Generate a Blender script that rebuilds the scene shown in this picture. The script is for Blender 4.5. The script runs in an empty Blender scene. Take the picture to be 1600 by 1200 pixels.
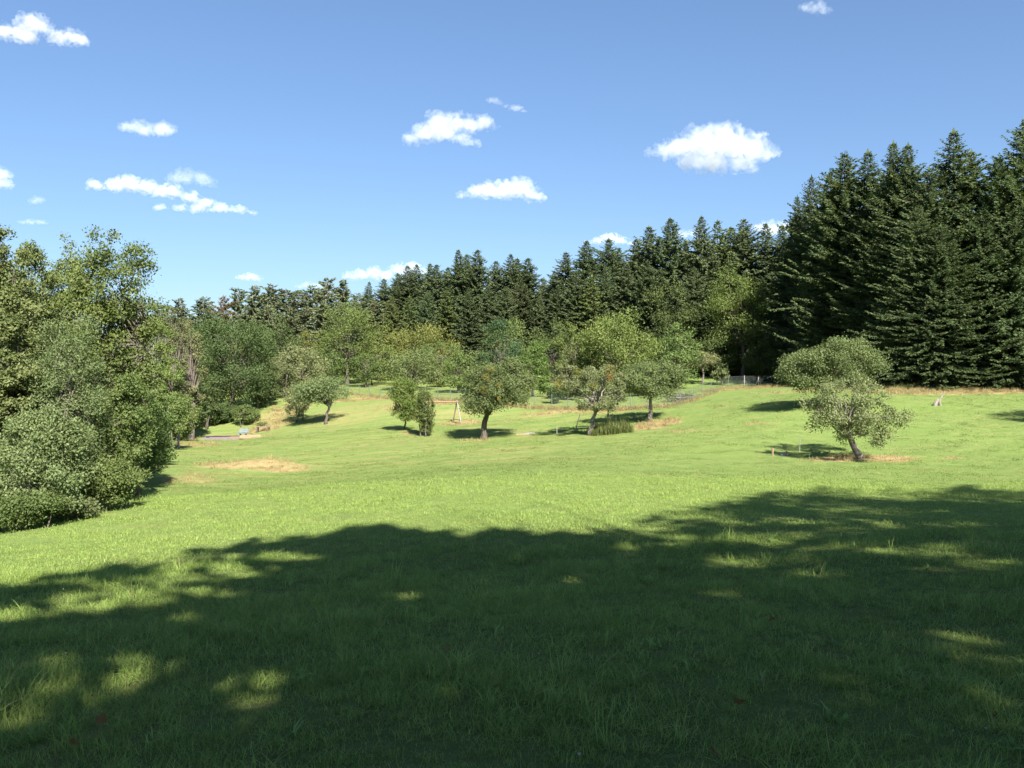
import bpy, bmesh, math, random
import numpy as np
from mathutils import Vector

# ---------------------------------------------------------------- camera, sky, sun, exposure
scn = bpy.context.scene
F = 1305.0            # focal length in pixels of the 1600 px wide photograph
HY = 560.0            # row of the eye-level horizon in the photograph
EYE = 1.6
cam_d = bpy.data.cameras.new('camera')
cam = bpy.data.objects.new('camera', cam_d)
scn.collection.objects.link(cam)
cam.location = (0, 0, EYE)
cam.rotation_euler = (math.radians(90), 0, 0)
cam_d.sensor_width = 36.0
cam_d.lens = 36.0 * F / 1600.0
cam_d.shift_y = -(600 - HY) / 1600.0
cam_d.clip_start = 0.05
cam_d.clip_end = 60000
scn.camera = cam

SUN_EL = 40.0
SUN_AZ = 160.0        # clockwise from +Y: the sun stands behind the camera, to the right
world = bpy.data.worlds.new('World')
scn.world = world
world.use_nodes = True
wn = world.node_tree
sky = wn.nodes.new('ShaderNodeTexSky')
sky.sky_type = 'NISHITA'
sky.sun_disc = False
sky.sun_elevation = math.radians(SUN_EL)
sky.sun_rotation = math.radians(SUN_AZ)
sky.altitude = 300
sky.air_density = 1.0
sky.dust_density = 0.8
sky.ozone_density = 1.6
gam = wn.nodes.new('ShaderNodeGamma')          # the phone's soft tone curve: less contrast between zenith and horizon
gam.inputs[1].default_value = 0.75
til = wn.nodes.new('ShaderNodeMix')
til.data_type = 'RGBA'; til.blend_type = 'MULTIPLY'
til.inputs[0].default_value = 1.0
til.inputs[7].default_value = (0.448, 0.572, 0.735, 1)
wn.links.new(sky.outputs[0], gam.inputs[0])
wn.links.new(gam.outputs[0], til.inputs[6])
wn.links.new(til.outputs[2], wn.nodes['Background'].inputs[0])
wn.nodes['Background'].inputs[1].default_value = 0.10

sd = bpy.data.lights.new('sun', 'SUN')
sd.energy = 5.0
sd.angle = math.radians(0.53)
sd.color = (1.0, 0.94, 0.84)
sun = bpy.data.objects.new('sun', sd)
scn.collection.objects.link(sun)
el, az = math.radians(SUN_EL), math.radians(SUN_AZ)
SUN = np.array([math.sin(az) * math.cos(el), math.cos(az) * math.cos(el), math.sin(el)])
sun.rotation_euler = Vector(-SUN).to_track_quat('-Z', 'Y').to_euler()

scn.view_settings.view_transform = 'Standard'
scn.view_settings.look = 'None'
scn.view_settings.gamma = 1.0
scn.view_settings.use_curve_mapping = False
scn.view_settings.exposure = 1.8

cy = scn.cycles
cy.use_denoising = True
cy.max_bounces = 8
cy.diffuse_bounces = 3
cy.glossy_bounces = 2
cy.transmission_bounces = 3
cy.transparent_max_bounces = 12
cy.volume_bounces = 2
cy.volume_step_rate = 2.0
cy.volume_max_steps = 128
cy.use_adaptive_sampling = True
cy.adaptive_threshold = 0.015
cy.caustics_reflective = False
cy.caustics_refractive = False
cy.sample_clamp_indirect = 4.0

COL = scn.collection
ORD = ['leftmost', 'second', 'third', 'fourth', 'fifth', 'sixth', 'seventh', 'eighth', 'ninth', 'tenth', 'eleventh',
       'twelfth', 'thirteenth', 'fourteenth', 'fifteenth', 'sixteenth', 'seventeenth', 'eighteenth', 'nineteenth',
       'twentieth', 'twenty-first', 'twenty-second', 'twenty-third', 'twenty-fourth']


# ---------------------------------------------------------------- helpers
def ray(px, py, d):
    return np.array([(px - 800) / F * d, d, EYE - (py - HY) / F * d])


def to_px(P):
    y = np.maximum(P[:, 1], 0.05)
    return 800 + P[:, 0] / y * F, HY + (EYE - P[:, 2]) / y * F


def tag(o, label=None, cat=None, group=None, kind=None):
    if label: o['label'] = label
    if cat: o['category'] = cat
    if group: o['group'] = group
    if kind: o['kind'] = kind
    return o


def empty(name, loc, rz=0.0):
    o = bpy.data.objects.new(name, None)
    o.empty_display_size = 0.3
    o.location = loc
    o.rotation_euler = (0, 0, rz)
    COL.objects.link(o)
    return o


def link(name, me, parent=None, loc=None):
    o = bpy.data.objects.new(name, me)
    COL.objects.link(o)
    if parent is not None: o.parent = parent
    if loc is not None: o.location = loc
    return o


def mesh_np(name, V, faces, mat=None, tint=None, smooth=False):
    """faces: int array (n, 3 or 4), or a list of such arrays"""
    if not isinstance(faces, list): faces = [faces]
    faces = [f for f in faces if len(f)]
    me = bpy.data.meshes.new(name)
    me.vertices.add(len(V))
    me.vertices.foreach_set('co', np.asarray(V, np.float32).ravel())
    nl = sum(f.size for f in faces)
    me.loops.add(nl)
    me.loops.foreach_set('vertex_index', np.concatenate([f.ravel() for f in faces]).astype(np.int32))
    tot = np.concatenate([np.full(len(f), f.shape[1], np.int32) for f in faces])
    st = np.concatenate([[0], np.cumsum(tot)[:-1]]).astype(np.int32)
    me.polygons.add(len(tot))
    me.polygons.foreach_set('loop_start', st)
    me.polygons.foreach_set('use_smooth', np.full(len(tot), smooth, bool))
    if tint is not None:
        a = me.attributes.new('tint', 'FLOAT', 'POINT')
        a.data.foreach_set('value', np.asarray(tint, np.float32))
    me.update(calc_edges=True)
    me.validate()
    if mat is not None: me.materials.append(mat)
    return me


class MB:
    """collects boxes, bars and tubes into one mesh"""
    def __init__(s):
        s.V = []; s.Q = []; s.T = []; s.n = 0

    def add(s, V, Q=None, T=None):
        V = np.asarray(V, float)
        s.V.append(V)
        if Q is not None and len(Q): s.Q.append(np.asarray(Q, int) + s.n)
        if T is not None and len(T): s.T.append(np.asarray(T, int) + s.n)
        s.n += len(V)

    def tube(s, pts, rad, k=6, cap=True):
        pts = np.asarray(pts, float); rad = np.broadcast_to(np.asarray(rad, float), (len(pts),))
        n = len(pts)
        tan = np.gradient(pts, axis=0)
        tan /= np.linalg.norm(tan, axis=1)[:, None] + 1e-9
        ref = np.array([0.31, 0.17, 0.93]) if abs(tan[0, 2]) < 0.85 else np.array([1.0, 0.1, 0.05])
        u = np.cross(tan, ref); u /= np.linalg.norm(u, axis=1)[:, None] + 1e-9
        w = np.cross(tan, u)
        a = np.linspace(0, 2 * math.pi, k, endpoint=False)
        V = pts[:, None, :] + rad[:, None, None] * (np.cos(a)[None, :, None] * u[:, None, :] + np.sin(a)[None, :, None] * w[:, None, :])
        V = V.reshape(-1, 3)
        i = np.arange(n - 1)[:, None] * k; j = np.arange(k)[None, :]; j2 = (j + 1) % k
        Q = np.stack([i + j, i + j2, i + k + j2, i + k + j], -1).reshape(-1, 4)
        T = []
        if cap:
            V = np.vstack([V, pts[:1], pts[-1:]])
            c0, c1 = n * k, n * k + 1
            for q in range(k):
                T.append((c0, (q + 1) % k, q)); T.append((c1, (n - 1) * k + q, (n - 1) * k + (q + 1) % k))
        s.add(V, Q, T)

    def box(s, c, size, rz=0.0, rx=0.0, ry=0.0, jitter=0.0, rng=None):
        hx, hy, hz = np.array(size) / 2
        V = np.array([(x, y, z) for x in (-hx, hx) for y in (-hy, hy) for z in (-hz, hz)])
        if jitter and rng is not None: V += rng.normal(0, jitter, V.shape)
        for ang, ax in ((rx, 0), (ry, 1), (rz, 2)):
            if ang:
                cc, ss = math.cos(ang), math.sin(ang)
                R = np.eye(3); i, j = [(1, 2), (2, 0), (0, 1)][ax]
                R[i, i] = cc; R[j, j] = cc; R[i, j] = -ss; R[j, i] = ss
                V = V @ R.T
        Q = [(0, 1, 3, 2), (4, 6, 7, 5), (0, 4, 5, 1), (2, 3, 7, 6), (0, 2, 6, 4), (1, 5, 7, 3)]
        s.add(V + np.asarray(c), Q)

    def mesh(s, name, mat, smooth=False):
        fs = []
        if s.Q: fs.append(np.concatenate(s.Q))
        if s.T: fs.append(np.concatenate(s.T))
        return mesh_np(name, np.concatenate(s.V), fs, mat, smooth=smooth)

    def build(s, name, mat, parent=None, loc=None, smooth=False):
        return link(name, s.mesh(name, mat, smooth), parent, loc)


# ---------------------------------------------------------------- materials
def nt(name):
    m = bpy.data.materials.new(name)
    m.use_nodes = True
    t = m.node_tree
    t.nodes.clear()
    return m, t


def N(t, typ, **kw):
    n = t.nodes.new(typ)
    for k, v in kw.items(): setattr(n, k, v)
    return n


def mixc(t, fac, a, b, blend='MIX'):
    n = N(t, 'ShaderNodeMix', data_type='RGBA', blend_type=blend)
    for s, v in ((n.inputs[0], fac), (n.inputs[6], a), (n.inputs[7], b)):
        if isinstance(v, bpy.types.NodeSocket): t.links.new(v, s)
        elif isinstance(v, (int, float)): s.default_value = v
        else: s.default_value = (*v, 1)
    return n.outputs[2]


def noise(t, scale, detail=3, rough=0.55, vec=None, dist=0.0):
    n = N(t, 'ShaderNodeTexNoise')
    n.inputs['Scale'].default_value = scale
    n.inputs['Detail'].default_value = detail
    n.inputs['Roughness'].default_value = rough
    n.inputs['Distortion'].default_value = dist
    if vec is not None: t.links.new(vec, n.inputs['Vector'])
    return n.outputs[0]


def ramp(t, fac, lo, hi):
    n = N(t, 'ShaderNodeMapRange')
    n.clamp = True
    n.inputs[1].default_value = lo; n.inputs[2].default_value = hi
    t.links.new(fac, n.inputs[0])
    return n.outputs[0]


def math_n(t, op, a, b):
    n = N(t, 'ShaderNodeMath', operation=op)
    for s, v in zip(n.inputs, (a, b)):
        if isinstance(v, bpy.types.NodeSocket): t.links.new(v, s)
        else: s.default_value = v
    return n.outputs[0]


def leaf_mat(name, c1, c2, trans=0.35, gloss=0.05, rough=0.55, accent=None, acc_at=0.96):
    m, t = nt(name)
    at = N(t, 'ShaderNodeAttribute', attribute_name='tint')
    oi = N(t, 'ShaderNodeObjectInfo')
    col = mixc(t, at.outputs['Fac'], c1, c2)
    if accent is not None:
        g = math_n(t, 'GREATER_THAN', at.outputs['Fac'], acc_at)
        col = mixc(t, g, col, accent)
    v = N(t, 'ShaderNodeHueSaturation')
    t.links.new(col, v.inputs['Color'])
    r = N(t, 'ShaderNodeMapRange')
    r.inputs[3].default_value = 0.84; r.inputs[4].default_value = 1.18
    hr = N(t, 'ShaderNodeMapRange')
    hr.inputs[3].default_value = 0.485; hr.inputs[4].default_value = 0.512
    fr_ = N(t, 'ShaderNodeMath', operation='FRACT')
    t.links.new(math_n(t, 'MULTIPLY', oi.outputs['Random'], 7.31), fr_.inputs[0])
    t.links.new(fr_.outputs[0], hr.inputs[0]); t.links.new(hr.outputs[0], v.inputs['Hue'])
    t.links.new(oi.outputs['Random'], r.inputs[0]); t.links.new(r.outputs[0], v.inputs['Value'])
    d = N(t, 'ShaderNodeBsdfDiffuse'); tr = N(t, 'ShaderNodeBsdfTranslucent'); g = N(t, 'ShaderNodeBsdfGlossy')
    g.inputs['Roughness'].default_value = rough
    g.inputs['Color'].default_value = (0.9, 0.95, 0.9, 1)
    t.links.new(v.outputs[0], d.inputs[0])
    t.links.new(mixc(t, 0.55, v.outputs[0], (0.16, 0.22, 0.03)), tr.inputs[0])
    m1 = N(t, 'ShaderNodeMixShader'); m1.inputs[0].default_value = trans
    t.links.new(d.outputs[0], m1.inputs[1]); t.links.new(tr.outputs[0], m1.inputs[2])
    m2 = N(t, 'ShaderNodeMixShader'); m2.inputs[0].default_value = gloss * 0.25
    t.links.new(m1.outputs[0], m2.inputs[1]); t.links.new(g.outputs[0], m2.inputs[2])
    o = N(t, 'ShaderNodeOutputMaterial')
    t.links.new(m2.outputs[0], o.inputs[0])
    return m


def rough_mat(name, c1, c2, scale=6.0, bump=0.3, rough=0.85, stretch=(1, 1, 1), c3=None):
    m, t = nt(name)
    tc = N(t, 'ShaderNodeTexCoord')
    mp = N(t, 'ShaderNodeMapping'); mp.inputs['Scale'].default_value = stretch
    t.links.new(tc.outputs['Object'], mp.inputs[0])
    n1 = noise(t, scale, 6, 0.65, mp.outputs[0], 0.4)
    col = mixc(t, ramp(t, n1, 0.32, 0.68), c1, c2)
    if c3 is not None:
        col = mixc(t, ramp(t, noise(t, scale * 0.35, 3, 0.5, mp.outputs[0]), 0.52, 0.62), col, c3)
    p = N(t, 'ShaderNodeBsdfPrincipled')
    p.inputs['Roughness'].default_value = rough
    p.inputs['Specular IOR Level'].default_value = 0.25
    t.links.new(col, p.inputs['Base Color'])
    if bump:
        b = N(t, 'ShaderNodeBump'); b.inputs['Strength'].default_value = bump; b.inputs['Distance'].default_value = 0.03
        t.links.new(n1, b.inputs['Height']); t.links.new(b.outputs[0], p.inputs['Normal'])
    o = N(t, 'ShaderNodeOutputMaterial')
    t.links.new(p.outputs[0], o.inputs[0])
    return m


M = {}
M['bark'] = rough_mat('bark', (0.07, 0.06, 0.05), (0.17, 0.145, 0.12), 9, 0.7, stretch=(1, 1, 0.35))
M['bark_pale'] = rough_mat('bark_pale', (0.13, 0.112, 0.095), (0.27, 0.24, 0.205), 8, 0.6, stretch=(1, 1, 0.4), c3=(0.12, 0.11, 0.09))
M['bark_dark'] = rough_mat('bark_dark', (0.05, 0.042, 0.035), (0.13, 0.11, 0.09), 8, 0.6, stretch=(1, 1, 0.3))
M['bark_birch'] = rough_mat('bark_birch', (0.13, 0.125, 0.11), (0.26, 0.25, 0.23), 5, 0.3, stretch=(0.4, 0.4, 1.5), c3=(0.07, 0.065, 0.06))
M['bark_pine'] = rough_mat('bark_pine', (0.16, 0.085, 0.05), (0.32, 0.17, 0.10), 6, 0.5, stretch=(1, 1, 0.4))
#                          dark tint            light tint
M['willow'] = leaf_mat('willow', (0.092, 0.124, 0.044), (0.155, 0.184, 0.078), 0.34, 0.06, 0.5)
M['alder'] = leaf_mat('alder', (0.073, 0.116, 0.027), (0.134, 0.171, 0.049), 0.30, 0.06)
M['olive'] = leaf_mat('olive', (0.087, 0.115, 0.037), (0.147, 0.170, 0.062), 0.30, 0.06)
M['birchleaf'] = leaf_mat('birchleaf', (0.099, 0.132, 0.039), (0.165, 0.193, 0.072), 0.30, 0.06)
M['aspen'] = leaf_mat('aspen', (0.092, 0.103, 0.043), (0.146, 0.151, 0.070), 0.30, 0.05)
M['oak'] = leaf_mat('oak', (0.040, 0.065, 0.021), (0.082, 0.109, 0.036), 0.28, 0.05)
M['hazel'] = leaf_mat('hazel', (0.067, 0.106, 0.028), (0.123, 0.159, 0.050), 0.32, 0.05)
M['apple'] = leaf_mat('apple', (0.064, 0.096, 0.030), (0.120, 0.150, 0.056), 0.28, 0.06)
M['apple_light'] = leaf_mat('apple_light', (0.085, 0.120, 0.040), (0.150, 0.180, 0.075), 0.30, 0.07)
M['apple_old'] = leaf_mat('apple_old', (0.095, 0.115, 0.045), (0.165, 0.175, 0.080), 0.28, 0.06)
M['rowan'] = leaf_mat('rowan', (0.068, 0.094, 0.032), (0.122, 0.138, 0.052), 0.28, 0.06, accent=(0.42, 0.17, 0.05), acc_at=0.985)
M['cherry'] = leaf_mat('cherry', (0.082, 0.112, 0.026), (0.150, 0.170, 0.048), 0.34, 0.05)
M['cherry_yellow'] = leaf_mat('cherry_yellow', (0.098, 0.124, 0.028), (0.168, 0.182, 0.052), 0.34, 0.05)
M['bright'] = leaf_mat('bright', (0.065, 0.112, 0.022), (0.122, 0.170, 0.042), 0.36, 0.05)
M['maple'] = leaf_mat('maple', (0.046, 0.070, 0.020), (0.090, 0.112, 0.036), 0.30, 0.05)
M['beech'] = leaf_mat('beech', (0.065, 0.095, 0.020), (0.120, 0.140, 0.038), 0.30, 0.05)
M['pear'] = leaf_mat('pear', (0.036, 0.070, 0.030), (0.072, 0.112, 0.048), 0.28, 0.05)
M['mistletoe'] = leaf_mat('mistletoe', (0.10, 0.115, 0.03), (0.16, 0.15, 0.045), 0.3, 0.04)
M['rust_leaf'] = leaf_mat('rust_leaf', (0.15, 0.10, 0.04), (0.22, 0.14, 0.055), 0.3, 0.04)
M['yellow_leaf'] = leaf_mat('yellow_leaf', (0.24, 0.18, 0.03), (0.34, 0.23, 0.04), 0.3, 0.04)
M['spruce'] = leaf_mat('spruce', (0.050, 0.072, 0.034), (0.104, 0.130, 0.060), 0.20, 0.02, 0.7)
M['fir'] = leaf_mat('fir', (0.036, 0.058, 0.026), (0.088, 0.114, 0.048), 0.20, 0.02, 0.7)
M['larch'] = leaf_mat('larch', (0.060, 0.085, 0.026), (0.105, 0.130, 0.046), 0.2, 0.04, 0.5)
M['pine'] = leaf_mat('pine', (0.080, 0.105, 0.052), (0.140, 0.162, 0.085), 0.18, 0.05, 0.5)
M['deadpine'] = leaf_mat('deadpine', (0.095, 0.072, 0.042), (0.16, 0.115, 0.068), 0.2, 0.03, 0.5)
M['shade'] = leaf_mat('shade', (0.06, 0.10, 0.025), (0.10, 0.14, 0.04), 0.45, 0.05)

# ---------------------------------------------------------------- terrain
CTRL = [  # column, row, distance in metres
    (800, 1200, 3.2), (200, 1100, 4.3), (1400, 1100, 4.2), (600, 822, 17), (1600, 765, 27), (1200, 765, 25), (0, 915, 12.5),
    (0, 836, 22), (130, 808, 25.5), (230, 776, 31), (740, 745, 30), (1000, 742, 31), (300, 850, 17.5), (900, 900, 10.5),
    (1345, 718, 43), (1600, 700, 45), (1600, 613, 72), (1450, 609, 74), (1300, 606, 82), (1250, 604, 90), (1400, 650, 58), (1250, 634, 62),
    (1163, 606, 98), (1185, 605, 98), (1138, 606, 96), (1111, 616, 88), (1084, 627, 78), (1043, 636, 73), (960, 641, 76),
    (1100, 662, 60), (1015, 659, 66), (923, 681, 60), (755, 685, 62), (870, 641, 78), (684, 628, 86), (710, 664, 76),
    (635, 669, 70), (665, 683, 66), (553, 620, 100), (615, 625, 93), (430, 640, 95), (510, 663, 82), (465, 657, 86),
    (375, 671, 89), (370, 689, 80), (290, 686, 75), (300, 708, 62), (350, 762, 38), (440, 727, 54), (340, 722, 54), (420, 748, 43),
    (600, 702, 57), (600, 742, 37), (480, 756, 36), (265, 737, 43), (800, 702, 52), (1000, 702, 47), (1200, 702, 46),
    (545, 602, 116), (640, 600, 118), (700, 607, 110), (1098, 588, 114), (1150, 590, 118), (430, 603, 130), (900, 615, 105),
    (300, 565, 200), (700, 562, 170), (1100, 572, 150), (1500, 592, 110), (150, 700, 55), (50, 760, 35), (0, 690, 60)]
P = [tuple(ray(*c)) for c in CTRL]
P += [(0, 0, 0), (3, -1, 0.0), (-3, -1, 0), (0, -12, 0.6), (20, -10, 0.8), (-20, -10, 0.2), (25, 8, -0.1), (-16, 4, -1.4), (0, -40, 2), (60, 10, 1.5), (-60, 20, -4.5),
      (70, 70, 1.0), (-90, 100, -5), (120, 160, 4), (-150, 160, -1), (0, 260, 4), (150, 300, 7), (-180, 280, 3), (-80, -60, 1), (100, -60, 4)]
P = np.array(P)


def tps_fit(XY, Z, lam):
    n = len(XY)
    S = 30.0
    X = XY / S
    d = np.linalg.norm(X[:, None] - X[None], axis=2)
    K = np.where(d > 0, d * d * np.log(d + 1e-12), 0) + lam * np.eye(n)
    A = np.zeros((n + 3, n + 3))
    A[:n, :n] = K; A[:n, n] = 1; A[:n, n + 1:] = X; A[n, :n] = 1; A[n + 1:, :n] = X.T
    w = np.linalg.solve(A, np.concatenate([Z, [0, 0, 0]]))
    return X, w, S


TX, TW, TS = tps_fit(P[:, :2], P[:, 2], 0.012)


def H(x, y):
    """terrain height, vectorised"""
    x = np.atleast_1d(np.asarray(x, float)); y = np.atleast_1d(np.asarray(y, float))
    xc = np.clip(x, -190, 190); yc = np.clip(y, -60, 290)
    out = np.empty(len(x))
    for a in range(0, len(x), 20000):
        q = np.stack([xc[a:a + 20000], yc[a:a + 20000]], 1) / TS
        d2 = ((q[:, None] - TX[None]) ** 2).sum(2)
        out[a:a + 20000] = (0.5 * d2 * np.log(d2 + 1e-12)) @ TW[:-3] + TW[-3] + q @ TW[-2:]
    # small bumps of the turf
    b = 0.03 * np.sin(x * 1.7 + 1.3 * np.sin(y * 0.9)) * np.sin(y * 1.3 + 0.8 * np.sin(x * 1.1)) + 0.05 * np.sin(x * 0.43 + 2) * np.sin(y * 0.37 + 0.7)
    # the low dry bank left of the middle
    out = out + 0.6 * np.exp(-((x + 14.6) / 2.7) ** 2 - ((y - 49.0) / 1.7) ** 2)
    return out + b * np.clip((np.hypot(x, y) - 1.5) / 4, 0, 1)


def gp(px, d):
    x = (px - 800) / F * d
    return np.array([x, d, H(x, d)[0]])


def axis(breaks):
    out = []
    for (a, b, s) in breaks: out.append(np.arange(a, b, s))
    return np.concatenate(out + [[breaks[-1][1]]])


gx = axis([(-4000, -400, 600), (-400, -120, 20), (-120, -50, 2.5), (-50, 50, 0.8), (50, 120, 2.5), (120, 400, 20), (400, 4000, 600)])
gy = axis([(-4000, -400, 600), (-400, -60, 20), (-60, 0, 3), (0, 60, 0.6), (60, 125, 1.0), (125, 300, 5), (300, 500, 25), (500, 6000, 500)])
GX, GY = np.meshgrid(gx, gy)
GZ = H(GX.ravel(), GY.ravel())
TV = np.stack([GX.ravel(), GY.ravel(), GZ], 1)
nx, ny = len(gx), len(gy)
ii = (np.arange(ny - 1)[:, None] * nx + np.arange(nx - 1)[None, :]).ravel()
TQ = np.stack([ii, ii + 1, ii + nx + 1, ii + nx], 1)

# worn, dry ground and near sun flecks: (column, row, distance, half width m, half depth m, strength)
DRY_SUNFLECK = [(1352, 718, 43, 2.6, 1.5, 1), (1300, 722, 42, 1.6, .6, .9), (1480, 722, 42.5, .8, .5, .8), (1500, 616, 71, 9, 1.6, .9), (1400, 617, 72, 5, 1.2, .7), (1590, 612, 73, 6, 2.2, .9),
       (400, 735, 48.2, 2.9, 1.6, .82), (350, 727, 50, 1.8, 1.5, .7), (445, 742, 47, 1.4, 1.0, .8), (300, 745, 41, 1.6, 2.5, .5), (300, 700, 68, 2.2, 2.5, .6), (415, 665, 86, 2.6, 3, .7), (440, 645, 93, 3, 5, .6),
       (300, 683, 78, 2, 2, .5), (400, 688, 79.5, 1.8, .5, .6), (580, 622, 97, 5, 2, .8), (650, 631, 86, 5, 2, .5), (1030, 662, 64, 1.8, 2.2, 1), (1010, 668, 62, 1.8, 1.5, 1), (645, 676, 68, .9, .8, 1),
       (720, 662, 76, 2.2, 1.8, .7), (870, 643, 77, 3.5, 1.2, .8), (960, 646, 75, 3.5, 1.2, .6), (740, 690, 60.5, 1.5, .8, .55), (1065, 672, 57, 1.2, 1, .5), (1130, 648, 68, .9, .8, .55),
       (1190, 671, 57, 1.5, .7, .5), (1100, 640, 72, 4, 2, .25), (1180, 612, 93, 7, 2, .6), (1300, 612, 80, 8, 3, .45), (1300, 668, 59, 4, .6, .3), (790, 700, 53, 3, .7, .35),
       (600, 690, 61, 6, 3, .3), (560, 640, 86, 7, 8, .4), (480, 700, 60, 6, 4, .25), (1230, 764, 29, 1.2, .5, .3), (1090, 757, 29, .5, .3, .5), (935, 770, 25, .4, .3, .5), (700, 652, 80, 4, 2, .4),
       (690, 1032, 5.3, .5, .18, .5), (110, 1085, 4.1, .5, .25, .5), (215, 1050, 4.6, .4, .3, .6), (300, 888, 14, 1.2, .5, .35), (1190, 930, 8.6, .5, .3, .5), (100, 1140, 3.7, .4, .3, .5), (1440, 1005, 5.7, .4, .25, .5)]  # this row paints the near sun flecks paler with straw colour


def dry_at(x, y):
    out = np.zeros(len(x))
    wob = 0.35 * np.sin(x * 2.1 + 1.7 * np.sin(y * 1.6)) + 0.3 * np.sin(y * 2.9 + x * 0.7) + 0.2 * np.sin(5.3 * x + 3.1 * y)
    for (px, py, d, a, b, s) in DRY_SUNFLECK:
        cx = (px - 800) / F * d
        r = np.sqrt(((x - cx) / a) ** 2 + ((y - d) / b) ** 2)
        out = np.maximum(out, s * np.clip((1.25 - r + 0.3 * wob) / 0.6, 0, 1))
    return out


terr = mesh_np('meadow', TV, TQ, smooth=True)
a = terr.attributes.new('dry', 'FLOAT', 'POINT')
a.data.foreach_set('value', dry_at(TV[:, 0], TV[:, 1]).astype(np.float32))
# closely mown part: beyond the long-grass slope, on the left and in the middle
mown = np.clip((TV[:, 1] - 37 - 0.25 * TV[:, 0]) / 6, 0, 1) * np.clip((14 - TV[:, 0] + 0.12 * (TV[:, 1] - 40)) / 12, 0.0, 1)
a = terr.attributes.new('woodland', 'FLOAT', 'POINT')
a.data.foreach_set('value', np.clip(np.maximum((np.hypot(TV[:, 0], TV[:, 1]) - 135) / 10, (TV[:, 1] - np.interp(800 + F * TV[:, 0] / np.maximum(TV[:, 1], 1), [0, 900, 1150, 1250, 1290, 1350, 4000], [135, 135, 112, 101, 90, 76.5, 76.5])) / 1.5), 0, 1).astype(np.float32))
a = terr.attributes.new('soil_contrast', 'FLOAT', 'POINT')
a.data.foreach_set('value', np.clip((19 - np.hypot(TV[:, 0], TV[:, 1])) / 8, 0, 1).astype(np.float32))  # ground darkened near the camera: soil tone put in to set off shaded blades
a = terr.attributes.new('mown', 'FLOAT', 'POINT')
a.data.foreach_set('value', mown.astype(np.float32))

GREEN1, GREEN2, GREEN3 = (0.086, 0.142, 0.036), (0.174, 0.226, 0.070), (0.128, 0.192, 0.050)
STRAW1, STRAW2 = (0.20, 0.16, 0.075), (0.32, 0.25, 0.125)


def ground_mat():
    m, t = nt('meadow_turf')
    g = N(t, 'ShaderNodeNewGeometry')
    pos = g.outputs['Position']
    n_big = noise(t, 0.12, 4, 0.6, pos, 0.5)
    n_mid = noise(t, 0.9, 5, 0.65, pos, 0.3)
    n_fine = noise(t, 9.0, 5, 0.7, pos)
    mp = N(t, 'ShaderNodeMapping'); mp.inputs['Scale'].default_value = (0.25, 1.5, 1); mp.inputs['Rotation'].default_value = (0, 0, math.radians(-14))
    t.links.new(pos, mp.inputs[0])
    n_str = noise(t, 0.9, 4, 0.65, mp.outputs[0], 0.4)
    col = mixc(t, ramp(t, n_mid, 0.3, 0.7), GREEN1, GREEN2)
    col = mixc(t, ramp(t, n_big, 0.42, 0.62), col, GREEN3)
    col = mixc(t, math_n(t, 'MULTIPLY', ramp(t, n_fine, 0.35, 0.7), 0.5), col, (0.175, 0.215, 0.078))
    mp2 = N(t, 'ShaderNodeMapping'); mp2.inputs['Scale'].default_value = (0.7, 1.3, 1)
    t.links.new(pos, mp2.inputs[0])
    col = mixc(t, math_n(t, 'MULTIPLY', ramp(t, noise(t, 2.6, 5, 0.7, mp2.outputs[0], 0.6), 0.52, 0.70), 0.55), col, (0.075, 0.125, 0.030))
    mo = N(t, 'ShaderNodeAttribute', attribute_name='mown')
    streak = math_n(t, 'MULTIPLY', mo.outputs['Fac'], ramp(t, n_str, 0.45, 0.66))
    col = mixc(t, math_n(t, 'MULTIPLY', streak, 0.7), col, (0.23, 0.22, 0.085))
    # scattered straw flecks everywhere
    fl = ramp(t, math_n(t, 'MULTIPLY', n_str, noise(t, 3.0, 4, 0.7, pos)), 0.27, 0.36)
    col = mixc(t, math_n(t, 'MULTIPLY', fl, 0.45), col, (0.23, 0.20, 0.085))
    dr = N(t, 'ShaderNodeAttribute', attribute_name='dry')
    straw = mixc(t, ramp(t, noise(t, 4.0, 5, 0.7, pos), 0.3, 0.7), STRAW1, STRAW2)
    df = ramp(t, math_n(t, 'ADD', dr.outputs['Fac'], math_n(t, 'MULTIPLY', math_n(t, 'SUBTRACT', noise(t, 2.2, 5, 0.7, pos), 0.5), 1.1)), 0.25, 0.75)
    col = mixc(t, df, col, straw)
    so = N(t, 'ShaderNodeAttribute', attribute_name='soil_contrast')
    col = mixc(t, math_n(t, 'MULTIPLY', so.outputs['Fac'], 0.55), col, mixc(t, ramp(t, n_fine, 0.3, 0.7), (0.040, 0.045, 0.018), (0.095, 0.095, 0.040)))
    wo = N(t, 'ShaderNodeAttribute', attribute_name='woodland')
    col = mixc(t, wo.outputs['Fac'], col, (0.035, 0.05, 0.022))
    d = N(t, 'ShaderNodeBsdfDiffuse')
    t.links.new(col, d.inputs[0])
    b = N(t, 'ShaderNodeBump'); b.inputs['Strength'].default_value = 0.8; b.inputs['Distance'].default_value = 0.12
    h = math_n(t, 'ADD', math_n(t, 'MULTIPLY', n_fine, 0.6), n_mid)
    t.links.new(h, b.inputs['Height']); t.links.new(b.outputs[0], d.inputs['Normal'])
    o = N(t, 'ShaderNodeOutputMaterial')
    t.links.new(d.outputs[0], o.inputs[0])
    return m


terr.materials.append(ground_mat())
tag(link('meadow', terr), kind='structure')


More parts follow.
